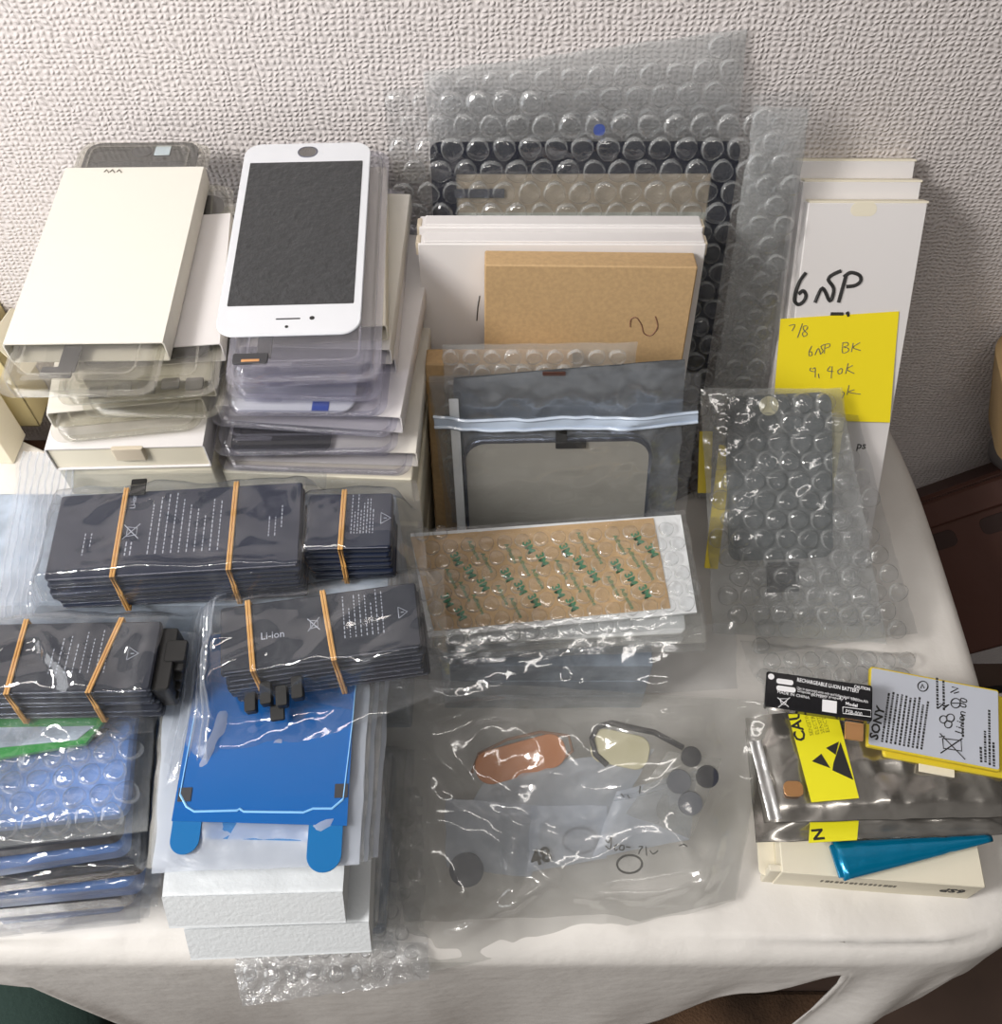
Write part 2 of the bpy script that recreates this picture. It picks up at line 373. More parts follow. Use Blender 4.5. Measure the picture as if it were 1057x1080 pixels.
# ---- table and cloth
def table():
    t = Thing('side_table', 'small dark wooden table hidden under the draped white cloth', 'table', (0, 280, -450))
    t.part('tabletop', MB().rbox(WF(0, 0), -390, 118, 262, 454, -28, -16, 30, 3), 'wood_table')
    for x in (-370, 215):
        for y in (175, 440): t.part('leg', MB().rbox(WF(x, y), -14, -14, 14, 14, -450, -26, 3, 1), 'wood_table')
table()
def cloth():
    # outline of the table, counted from the back left corner round the front to the back right corner
    pts = [(-410, 474), (-410, 300), (-410, 120), (-395, 104), (-370, 100), (-200, 99), (0, 99), (150, 99), (205, 99), (248, 102), (276, 116), (287, 150), (291, 215), (292, 280), (289, 380), (284, 430), (276, 474)]
    def cr(i, t):
        g = lambda k: Vector(pts[max(0, min(len(pts)-1, k))])
        a, b, c, d = g(i-1), g(i), g(i+1), g(i+2)
        return .5*((2*b)+(c-a)*t+(2*a-5*b+4*c-d)*t*t+(3*b-a-3*c+d)*t**3)
    O = []
    for i in range(len(pts)-1):
        seg = (Vector(pts[i+1])-Vector(pts[i])).length; n = max(2, int(seg/5))
        O += [cr(i, k/n) for k in range(n)]
    O.append(Vector(pts[-1]))
    n = len(O)
    def hem(p):
        x, y = p
        if y > 440: return 30
        if x > 262: return 75 if y < 220 else 85
        if x < -300: return 60
        K = [(-300, 40), (-268, 55), (-255, 170), (-246, 300), (-100, 330), (-40, 300), (88, 190), (150, 75), (187, 22), (204, 330), (238, 350), (252, 66), (290, 70)]
        for (a, A), (b, B) in zip(K, K[1:]):
            if a <= x <= b: return A+(B-A)*ss((x-a)/(b-a))
        return 60
    cen = Vector((-50, 290)); mb = MB(); rings = []
    wr = lambda x, y: 1.1*(1-2*abs(noise.noise(Vector((x/26+9, y/50, 3))))) + 2.0*noise.noise(Vector((x/46, y/46, 2))) + 1.3*(1-2*abs(noise.noise(Vector((x/60+4, y/38, 7))))) + .5*noise.noise(Vector((x/15, y/15, 4)))
    for j in range(46):
        k = .02 + .98*(j/45)**.8; r = []
        for i, o in enumerate(O):
            p = cen + (o-cen)*k; p = p - (o-cen).normalized()*14*k
            ed = ss(1-(1-k)*9)
            r.append(Vector((p.x, p.y, wr(p.x, p.y)*(1-.3*ed)+.5)))
        rings.append(r)
    nor = []
    for i in range(n):
        a, b = O[max(0, i-3)], O[min(n-1, i+3)]; d = (b-a).normalized(); nor.append(Vector((d.y, -d.x))*(1))
    for i in range(n):
        if (O[i]-cen).dot(nor[i]) < 0: nor[i] = -nor[i]
    steps = [(a/5, 0) for a in range(1, 6)] + [(1, b/34) for b in range(1, 35)]
    for a, b in steps:
        r = []
        for i, o in enumerate(O):
            Lh = hem(o); ang = a*math.pi/2; x, y = o
            fold = .5+.5*math.sin(i*.19+.8*math.sin(i*.045)+b*1.2)
            corner = math.exp(-((x-222)/18)**2) if y < 130 else 0
            fl = 6*b*min(Lh, 130)/60*(.25+fold*.9)*.45 + 13*corner*min(1, b*3)
            if x > 240 and y > 175: fl = b*14*(.8+.2*fold)
            if y > 440: fl *= .1
            d = 14*math.sin(ang)-14+fl + (2.2*noise.noise(Vector((x/30, y/30, b*2)))*b)
            z = -14*(1-math.cos(ang)) - b*Lh
            r.append(Vector((o.x+nor[i].x*d, min(476, o.y+nor[i].y*d), z+ (wr(x, y)*.6 if a < .5 else 0))))
        rings.append(r)
    mb.rings(rings, cap=False, closed=False)
    # close the middle of the back edge
    o = mb.obj('tablecloth', 'cloth', Vector((-50, 290, 0)), None, 180)
    tag(o, 'wrinkled white cotton cloth draped over the table under all the parts', 'tablecloth')
    sd = o.modifiers.new('thick', 'SOLIDIFY'); sd.thickness = .0012; sd.offset = -1
cloth()

# ---- things around the table
def surroundings():
    F, w, h = fit(P3((310, 478, -120), (400, 478, -28), (330, 300, -250)), (985, 640), (1120, 640), (1120, 395), (960, 540))
    t = Thing('wooden_crate', 'reddish brown wooden crate with slots behind the right end of the table', 'crate', (420, 430, -450))
    G = Fr((318, 400, -170), (math.cos(R(38)), 0, math.sin(R(38))), (0, .62, .78))
    b = MB(); b.rbox(G, -60, -60, 300, 75, -200, 0, 4, 2); t.part('body', b, 'red_brown')
    b = MB(); b.rbox(G, -60, 50, 300, 72, 0, 7, 3, 2); t.part('rim', b, 'red_brown')
    b = MB()
    for x in (0, 45, 90): b.rbox(G, x, 30, x+26, 44, -.5, .6, 5, .2)
    t.part('slot', b, 'red_brown_dark')
    solo('speaker_box', MB().rbox(Fr((350, 300, -450), (1, .12, 0), (-.12, 1, 0)), -22, -110, 130, 60, 0, 190, 14, 6), 'black_plastic', 'tall black plastic box standing right beside the table', 'box')
    G = Fr((403, 440, 70), (.92, -.1, .3), (.1, .95, 0))
    solo('cushion', MB().rbox(G, -75, -40, 60, 30, -60, 40, 22, 16, 6), 'tan_cushion', 'tan cushion corner at the frame edge, against the wall', 'cushion')
    solo('round_knob', MB().cyl(Fr((386, 452, -30), (1, 0, 0), (0, .4, 1)), 0, 0, 22, -10, 22, 28, 17), 'knob_grey', 'dark grey round knob just under the tan cushion', 'knob')
    b = MB(); G = WF(-455, 100, -450); rs = []
    for k in range(13):
        a = -math.pi/2+math.pi*k/12; rs.append([G.p(125*math.cos(a)*math.cos(j*.2618)**1+0, 95*math.cos(a)*math.sin(j*.2618), 60+60*math.sin(a)) for j in range(24)])
    b.rings(rs, cap=False)
    solo('floor_cushion', b, 'green_cloth', 'dark green round cushion on the floor at the lower left corner', 'cushion', ang=180)
surroundings()

# ---- cream cartons at the left frame edge
def left_cartons():
    F, w, h = fitb(H(64), (-60, 402), (-4, 398), 30)
    t = Thing('small_carton', 'pale cream carton with an oval cut-out, nearest the left frame edge', 'carton', F.p(w/2, 15, -64))
    F2 = Fr(hz(-60, 486, 3), Vector((1, -.06, 0)), Vector((.06, 1, 0)))
    b = MB(); b.rbox(F2, -10, 0, 50, 26, 0, 60, 1, .6); t.part('body', b, 'cream')
    t.part('oval_cutout', MB().tube([F2.p(40+3.5*math.cos(a*.5236), -.3, 30+7*math.sin(a*.5236)) for a in range(13)], .35, 4), 'yellow_cream')
    F3 = Fr(hz(-40, 488, 3)+Vector((0, 32, 0)), (1, .0, 0), (0, 1, 0))
    t = Thing('open_carton', 'yellowish open carton standing behind the pale cream carton', 'carton', F3.p(20, 10, 0))
    b = MB(); b.rbox(F3, -30, 0, 46, 1, 0, 88, .3, .2); b.rbox(F3, -30, 30, 46, 31, 0, 92, .3, .2); b.rbox(F3, 45, 0, 46, 31, 0, 90, .3, .2); b.rbox(F3, -30, 0, 46, 31, 0, 1, .3, .2)
    t.part('body', b, 'yellow_cream')
    b = MB(); G = Fr(F3.p(46, 0, 88), (0.25, 1, 0), (.5, -.1, -1)); b.rbox(G, 0, 0, 30, 34, 0, .8, 2, .2); t.part('flap', b, 'cream')
left_cartons()

# ================================================================== screen packages
def tray(F, x0, y0, x1, y1, z0, th, label, mat='tray', group=None):
    t = Thing('clear_tray', label, 'plastic tray', F.p((x0+x1)/2, (y0+y1)/2, z0), group)
    b = MB(); b.ringbox(F, (x0, y0, x1, y1), (x0+3.5, y0+3.5, x1-3.5, y1-3.5), z0+th*.45, z0+th*.45+.7, 8, 6, 6); t.part('rim', b, mat)
    b = MB(); rr = lambda i, z, r: [F.p(x, y, z0+z) for x, y in outl(x0+i, y0+i, x1-i, y1-i, r, 6)]
    b.rings([rr(4.6, 0, 5), rr(3.6, .5, 6), rr(3.0, th*.48, 7), rr(3.4, th-1.2, 6.5), rr(4.6, th-.1, 5)])
    t.part('shell', b, mat)
    b = MB(); b.ringbox(F, (x0+9, y0+8, x1-9, y1-8), (x0+10, y0+9, x1-10, y1-9), z0+th-.2, z0+th+.25, 5, 4.4, 5); b.rbox(F, x0+12, y0+5, x0+30, y0+7.5, z0+th-.2, z0+th+.4, 1.2, .2); t.part('ridge', b, mat)
    return t
def sleeve(F, x0, y0, x1, y1, z0, z1, label, mat='carton', group=None, writing=None):
    b = MB(); b.sleeve(F, x0, y0, x1, y1, z0, z1)
    if not writing: return solo('carton_sleeve', b, mat, label, 'carton sleeve', group)
    t = Thing('carton_sleeve', label, 'carton sleeve', F.p((x0+x1)/2, (y0+y1)/2, z0), group)
    t.part('shell', b, mat); t.part('pencil_writing', writing, 'pencil'); return t
def screen(F, x0, y0, x1, y1, z, white, label, detail=True, cable=True, cx=.3):
    t = Thing('phone_screen', label, 'phone screen', F.p((x0+x1)/2, (y0+y1)/2, z)); w, h = x1-x0, y1-y0
    t.part('glass', MB().rbox(F, x0, y0, x1, y1, z, z+1.4, w*.135, .4, 8), 'glass_white' if white else 'black_glass')
    if detail:
        t.part('display', MB().rbox(F, x0+w*.058, y0+h*.135, x1-w*.058, y1-h*.115, z+1.3, z+1.62, .6, .05), 'display')
        b = MB(); b.ringbox(F, (x0+w*.5-5.2, y1-h*.04-6.6, x0+w*.5+5.2, y1-h*.04+2.2), (x0+w*.5-4.5, y1-h*.04-6, x0+w*.5+4.5, y1-h*.04+1.6), z+1.3, z+1.65, 5, 4.3, 8)
        hb = t.part('home_button', MB().rbox(F, x0+w*.5-5.1, y1-h*.04-6.5, x0+w*.5+5.1, y1-h*.04+2.1, z+1.3, z+1.58, 4.3, .05, 8), 'mesh_grey' if white else 'dark_grey')
        t.part('ring', b, 'foil_edge' if white else 'dark_grey', hb)
        t.part('speaker_slot', MB().rbox(F, x0+w*.41, y0+h*.068, x0+w*.58, y0+h*.074, z+1.3, z+1.56, .4, .05), 'dark_grey')
        t.part('camera_hole', MB().cyl(F, x0+w*.66, y0+h*.072, 1.15, z+1.2, z+1.56), 'ink')
        t.part('sensor_hole', MB().cyl(F, x0+w*.49, y0+h*.035, .8, z+1.2, z+1.56), 'ink')
    if cable:
        b = MB(); a = x0+w*cx
        b.rbox(F, a, y0-12, a+6.5, y0+2, z-1, z-.3, .5, .1); b.rbox(F, a-10, y0-16, a+5.5, y0-10, z-.6, z+.8, 1, .2)
        fc = t.part('flex_cable', b, 'dark_grey'); t.part('connector', MB().rbox(F, a-6, y0-15.2, a+2, y0-13.8, z+.7, z+1.0, .3, .1), 'copper', fc)
    return t

def stack_left():
    F, w, h = fit(H(229), (8, 362), (182, 362), (208, 175), (62, 178))
    F = Fr(F.o-F.N*229, F.X, F.Y, F.N)                 # frame on the table plane, z is height
    ty0 = F.px(90, 408, 229)[1]; ty1 = F.px(138, 151, 229)[1]
    wr = MB(); x, y = F.px(121, 179, 229)
    for dx in (0, 3, 6.5): wr.tube([F.p(x-5+dx, y-2, 229.2), F.p(x-4+dx, y-.2, 229.2), F.p(x-2.5+dx, y-2.6, 229.2)], .3, 4)
    sleeve(F, 0, 0, w, h, 217, 229, 'blank off-white carton sleeve on top of the left stack, faint pencil mark', 'carton', None, wr)
    ty1 += 7; tray(F, 1, ty0, w-1.2, ty1, 217.7, 10.4, 'clear tray poking out of the topmost sleeve of the left stack', 'tray_amber')
    screen(F, 7, 3, w-6, ty1-3.5, 225.6, False, 'black phone screen in the topmost tray of the left stack', True, False)
    cb = Thing('flex_cable', 'short black flex cable in the topmost tray of the left stack', 'cable', F.p(w*.38, ty0+10, 221)); x, y = F.px(66, 385, 223)
    cb.part('ribbon', MB().rbox(F, x-2, y-4, x+6, y+16, 222, 222.8, .6, .1), 'dark_grey'); cb.part('plug', MB().rbox(F, x-9, y-7, x+5, y-1, 221.8, 223.2, .8, .2), 'dark_grey')
    x, y = F.px(172, 159, 227.2)
    solo('hologram_sticker', MB().rbox(F, x-4, y-4, x+4, y+3.5, 227.3, 227.7, .2, .05), 'hologram', 'tiny pale blue shiny sticker on the top left black screen', 'sticker')
    specs = [ # z0, z1, front-left px, front-right px, sleeve y range, sleeve material, word
        (204.5, 216.3, (46, 436), (222, 412), (26, 118), 'white_card', 'second'),
        (192.5, 203.8, (58, 452), (214, 436), (18, 128), 'carton', 'third'),
        (180.5, 191.8, (50, 468), (214, 452), (14, 122), 'carton', 'fourth')]
    for i, (z0, z1, a, b, sy, m, word) in enumerate(specs):
        G, gw, _ = fitb(H((z0+z1)/2), a, b, 150); G = Fr(G.o-G.N*(z0+z1)/2, G.X, G.Y)
        if i == 0: G = G.sub(4, 0, 0, -5, (40, 0))
        if i == 1: G = G.sub(9, 0, 0, -9, (40, 0))
        hl = min(148, (472-max(G.p(0, 0).y, G.p(gw, 0).y))/1.02)
        sleeve(G, -.6, sy[0], gw+.6-(7 if i == 1 else 0), min(sy[1], hl-6), z0, z1, '%s carton sleeve from the top of the left stack' % word, m)
        tray(G, .6, 0, gw-.6, hl, z0+.7, z1-z0-1.4, '%s clear tray from the top of the left stack' % word, 'tray_amber')
        if i < 2:
            screen(G, 6, 26, gw-(6 if i == 0 else 2), hl-5, z0+3.2, False, 'black phone screen in the %s tray of the left stack' % word, False, False)
            b = MB()
            for k in range(5): b.rbox(G, 14+k*11, 5+k % 2*2, 22+k*11, 12+k % 2, z0+3+k*.2, z0+4.6+k*.2, .8, .2)
            if i == 0: solo('flex_cable', b, 'mesh_grey', 'grey folded flex cable at the front of the second left tray', 'cable')
    # box with a notched end
    G, gw, _ = fitb(H(179), (44, 482), (214, 478), 150); G = Fr(G.o-G.N*179, G.X, G.Y)
    hl = 471-G.o.y-2
    t = Thing('screen_carton', 'white carton with a thumb notch, low in the left stack', 'carton', G.p(gw/2, hl/2, 163))
    b = MB(); b.sleeve(G, 0, 4, gw, hl, 163, 179.6); t.part('shell', b, 'white_card')
    b = MB(); b.rbox(G, 1, 5, gw-1, 6, 164, 178.5, .2, .1); t.part('flap', b, 'cream')
    t.part('thumb_notch', MB().rbox(G, gw*.42, 2.6, gw*.62, 4.9, 171, 179.9, 2, .2), 'corrugated')
    n = 7; z = 0.8; th = (162.4-z)/n
    for k in range(n):
        g = G.sub(RN.uniform(-2, 2), RN.uniform(0, 3), 0, RN.uniform(-1.5, 1.5), (gw/2, 70)); zz = z+th*k
        solo('screen_carton', MB().rbox(g, 0, 4, gw, hl-7, zz, zz+th-.4, 1, .6), 'cream', 'plain cream carton in the hidden lower half of the left stack', 'carton', 'plain cartons under the left stack')
stack_left()

def stack_mid():
    F, w, h = fit(H(231), (241, 354), (390, 350), (383, 149), (246, 152)); F = Fr(F.o-F.N*231, F.X, F.Y)
    a = F.px(234, 397, 230); b = F.px(400, 392, 230); c = F.px(392, 152, 230)
    x0, x1, y0, y1 = a[0], b[0], min(a[1], b[1]), c[1]
    screen(F, 0, 0, w, h, 229.3, True, 'white phone screen facing up on top of the middle stack', True, True, .3)
    tray(F, x0, y0, x1, y1, 221.5, 8, 'clear tray under the white screen on top of the middle stack')
    specs = [ # z0 z1 left right (front px) sleeve? matsleeve screen
        (211, 221, (236, 408), (404, 402), (30, 146), 'cream', None, 'second'),
        (200.3, 210.6, (234, 424), (402, 424), (28, 140), 'carton', None, 'third'),
        (189.5, 199.8, (230, 436), (408, 440), (32, 138), 'white_card', 'w', 'fourth'),
        (177, 189, (216, 452), (417, 462), (8, 136), 'white_card', None, 'fifth'),
        (165, 176.5, (222, 478), (420, 478), (34, 138), 'carton', 'b', 'sixth'),
        (153, 164.5, (226, 498), (434, 502), (10, 132), 'carton', None, 'seventh')]
    for i, (z0, z1, a, b, sy, m, sc, word) in enumerate(specs):
        zm = (z0+z1)/2; G, gw, _ = fitb(H(zm), a, b, 150); G = Fr(G.o-G.N*zm, G.X, G.Y).sub(0, 0, 0, [1, -2, 1, -1.5, 1, -1][i], (gw, 0))
        hl = 150
        while max(G.p(0, hl).y, G.p(gw, hl).y) > 472: hl -= 1
        sleeve(G, -.6+(gw*.05), sy[0], gw+2.2, min(sy[1], hl-4), z0, z1, '%s carton sleeve from the top of the middle stack' % word, m)
        tray(G, .4, 0, gw-.4, hl, z0+.7, z1-z0-1.4, '%s clear tray from the top of the middle stack' % word)
        if sc == 'w':
            screen(G, 4, 4, gw-16, hl-8, z0+2.6, True, 'white phone screen in the fourth tray of the middle stack', False, False)
            x, y = G.px(336, 443, z0+4)
            solo('blue_sticker', MB().rbox(G, x-4, 4.2, x+4, 10, z0+4, z0+4.3, .2, .05), 'blue_sticker', 'small blue sticker on the white screen edge in the middle stack', 'sticker')
        if sc == 'b': screen(G, 8, 3.5, gw-34, hl-8, z0+1.4, False, 'black phone screen showing its edge low in the middle stack', False, False)
    n = 7; z = .8; th = (152.6-z)/n
    for k in range(n):
        g = G.sub(RN.uniform(-1, 2), RN.uniform(0, 3), 0, RN.uniform(-1, 1), (gw/2, 70)); zz = z+th*k
        solo('screen_carton', MB().rbox(g, 1, 2, gw-1, hl-6, zz, zz+th-.4, 1, .6), 'cream', 'plain cream carton in the hidden lower half of the middle stack', 'carton', 'plain cartons under the middle stack')
stack_mid()

# ================================================================== things leaning on the wall
def shifted(pl, d): return (pl[0]+pl[1]*d, pl[1])
def lean():
    # loose wrap nearest the wall
    pl = L(441, 82.5); q = [(470, 300), (792, 300), (788, 32), (452, 74)]
    F, w, h = fit(pl, *q)
    q2 = [F.px(470, 330), F.px(760, 330), F.px(788, 30), F.px(446, 76)]
    bag('bubble_wrap', 'top sheet of bubble wrap standing highest against the wall', F, q2, 'bubble_white', T=3, amp=2, sc=18, seed=3, bubbles=(13.4, 5.8, 3.4), cat='bubble wrap', edge=.8, res=2.6)
    # large digitizer in its bubble bag
    pl = L(392, 74.5); F, w, h = fit(pl, (464, 400), (743, 400), (783, 148), (455, 150))
    print('ipad w', w, 'h', h)
    t = Thing('tablet_digitizer', 'black-bordered tablet glass inside the biggest bubble bag', 'tablet glass', F.p(w/2, h-240, 0))
    y0 = h-236; w1 = w
    t.part('bezel', MB().ringbox(F, (0, y0, w1, h), (13, y0+19, w1-13, h-17), 0, 1, 5, 1), 'navy_bezel')
    t.part('pane', MB().rbox(F, 13, y0+19, w1-13, h-17, .2, .6, .5, .1), 'smoke_film')
    solo('backing_card', MB().rbox(F, 13.5, y0+19.5, w1-13.5, h-17.5, -.6, -.1, .5, .1), 'back_card', 'beige card showing through the opening of the tablet glass', 'card')
    y9 = F.px(600, 224)[1]; solo('white_card', MB().rbox(F, 14, y0+19.5, w1-14, y9, -.05, .15, .5, .05), 'white_foam', 'white card strip low in the opening of the tablet glass', 'card')
    x, y = F.px(505, 202); t.part('connector_strip', MB().rbox(F, x-13, y-3, x+14, y+2, .8, 1.6, .5, .1), 'foil_edge')
    q2 = [F.px(440, 480), F.px(820, 500), F.px(858, 98), F.px(406, 92)]
    q2 = [(F.px(412, 240)[0]+4, y0-8), (F.px(820, 330)[0], y0-8), F.px(858, 98), F.px(406, 92)]
    ctop = bag('bubble_bag', 'very large bubble bag around the tablet glass, against the wall', F, q2, 'bubble', T=3.2, contents=((F, w1, h, 2.5),), amp=1.6, sc=20, seed=5, bubbles=(13.6, 6.0, 3.8), cat='bubble bag', edge=1, res=2.6)
    # inner folded edge of the same kind of wrap, right of the glass
    q3 = [(F.px(800, 420)[0]-30, y0), (F.px(815, 430)[0]-4, y0-2), F.px(850, 108), F.px(792, 104)]
    F4 = Fr(F.p(0, 0, 9), F.X, F.Y, F.N)
    bag('bubble_wrap', 'folded strip of bubble wrap down the right side of the tablet glass', F4, q3, 'bubble_white', T=2, amp=2.4, sc=13, seed=8, bubbles=(13, 5.6, 3), cat='bubble wrap', edge=1, res=2.4)
    x, y = F.px(632, 136); s = MB().rbox(F, x-3, y-3, x+3, y+3, 1.2, 1.6, 2.5, .1)
    solo('blue_sticker', s, 'blue_sticker', 'small dark blue mark above the top border of the tablet glass', 'sticker')
    # white cartons in front
    pl = L(352, 78)
    F, w, h = fit(pl, (452, 520), (733, 520), (744, 262), (441, 258)); F, w, h = fit(pl, (441+2, 300), (740, 300), (744, 258), (441, 257))
    yb = -F.loc(Vector((0, 352, 0)))[1]; yb = F.loc(Vector((0, 352, 1)))[1]
    for k, (lab, dz) in enumerate((('white flat carton just behind the brown carton, its front face showing', 0), ('white flat carton sandwiched behind the front white carton', -12.6), )):
        G = F.sub(0, 0, dz); t = Thing('white_carton', lab, 'carton', G.p(w/2, yb, -6))
        hh = h - k*(-2.5)
        t.part('body', MB().rbox(G, 0, yb, w, hh, -12, 0, .8, .5), 'white_card')
        t.part('lid_flap', MB().rbox(G, 3, hh-.2, w-1, hh+1.2, -10.5, -.8, .4, .3), 'white_card')
        t.part('corner_tab', MB().rbox(G, -1.2, hh-7, 1.5, hh+.4, -9, -1, .8, .3), 'corrugated')
        t.part('corner_tab', MB().rbox(G, w-1.5, hh-7, w+.8, hh+.4, -9, -1, .8, .3), 'corrugated')
    b = MB(); p = [F.p(*F.px(506, 312), .2), F.p(*F.px(504, 324), .2), F.p(*F.px(503, 338), .2)]
    b.tube(p, .3, 4); solo('pen_mark', b, 'ink', 'short vertical pen stroke on the white carton left of the brown one', 'mark')
    # brown carton
    pl = L(336, 78); F, w, h = fit(pl, (511, 345), (727, 345), (735, 283), (511, 278))
    yb = F.loc(Vector((0, 336, 1)))[1]
    t = Thing('brown_carton', 'plain brown carton with S written on it, before the white carton', 'carton', F.p(w/2, yb, -8))
    t.part('body', MB().rbox(F, 0, yb, w, h, -14.5, 0, 1, .7), 'kraft')
    b = MB(); c = lambda x, y: F.p(*F.px(400+x/2.249, 20+y/2.249), .25)
    b.tube(sm([c(655, 705), c(660, 730), c(645, 750), c(628, 745), c(622, 725), c(610, 708), c(597, 712), c(595, 730)]), .32, 4)
    t.part('pen_letter', b, 'brown_ink')
    # left brown carton
    pl = L(318, 78); F, w, h = fit(pl, (458, 540), (600, 540), (600, 384), (449, 384)); yb = F.loc(Vector((0, 318, 1)))[1]
    t = Thing('brown_carton', 'dark brown carton end at the left edge behind the zip bags', 'carton', F.p(w/2, yb, -8))
    t.part('body', MB().rbox(F, 0, yb, w, h, -14, 0, 1.2, .8), 'kraft')
    t.part('tape', MB().rbox(F, -.2, h-19, 16, h-11, -.2, .25, .2, .1), 'kraft_dark')
    # little bubble bag in front of the cartons
    pl = L(308, 77); F, w, h = fit(pl, (475, 520), (672, 520), (672, 362), (466, 364))
    bag('bubble_bag', 'small bubble bag peeking above the silver zip bag', F, [(0, 0), (w, 0), F.px(672, 361), F.px(466, 364)], 'bubble_white', T=2.5, amp=1.5, sc=12, seed=9, bubbles=(10.5, 4.3, 3), cat='bubble bag')
    bag('bubble_bag', 'bubble bag with a ragged left edge behind the silver zip bag', F.sub(0, 0, -1), [F.px(478, 552), F.px(640, 552), F.px(640, 392), F.px(452, 398)], 'bubble_white', T=2.5, amp=1.5, sc=12, seed=19, bubbles=(10.5, 4.3, 3), cat='bubble bag')
    solo('flex_cable', MB().rbox(F, *F.px(572, 388, 1), *F.px(596, 384, 1), 7.5, 8.2, .3, .1), 'red_brown', 'thin dark brown strip above the silver zip bag', 'cable')
    # silver zip bags
    pl = L(285, 73); F, w, h = fit(pl, (484, 552), (724, 548), (738, 392), (470, 398))
    surf, o = bag('antistatic_bag', 'dark silver bag sheet directly behind the zip bag with the metal plate', F.sub(0, 0, -3), [F.px(485, 556), F.px(712, 552), F.px(725, 382), F.px(478, 402)], 'antistatic_dark', T=1.2, amp=1.4, sc=16, seed=12)
    t = Thing('metal_plate', 'flat matt silver phone plate with rounded corners inside the zip bag', 'metal plate', F.p(w/2, 0, 0))
    a, b_ = F.px(494, 552), F.px(687, 460)
    t.part('plate', MB().rbox(F, a[0], a[1]-45, b_[0], b_[1], .8, 2.6, 11, .5, 8), 'silver_back', ang=20)
    t.part('rim', MB().ringbox(F, (a[0]-.8, a[1]-46, b_[0]+.8, b_[1]+.8), (a[0]+.8, a[1]-45, b_[0]-.8, b_[1]-.8), 1.2, 3.0, 12, 11, 8), 'foil_edge')
    x, y = F.px(592, 452); fc = t.part('flex_cable', MB().rbox(F, x-3, y-8, x+3, y+6, 3.0, 3.5, .3, .1), 'black_plastic')
    t.part('connector', MB().rbox(F, x-3, y-10, x+13, y-6, 3.0, 4.2, .5, .1), 'black_plastic', fc)
    t2 = solo('white_backing', MB().rbox(F, F.px(474, 430)[0], -45, F.px(484, 430)[0], F.px(484, 420)[1], .3, .8, .3, .1), 'white_foam', 'narrow white strip along the left inside of the zip bag', 'card strip')
    bag('zip_bag', 'clear zip bag holding the silver plate, its blue-white zip near the top', F, [(F.px(474, 551)[0], -45), (F.px(724, 548)[0]-1, -45), F.px(740, 392), F.px(452, 397)], 'film', T=3, contents=((Fr(F.p(a[0], 0), F.X, F.Y, F.N), b_[0]-a[0], b_[1], 4),), amp=1.5, sc=24, seed=14, zips=(('v', .79, .835, 1.0, 2),), zipmat='zip_bar')
    # 3 foil-like header
lean()

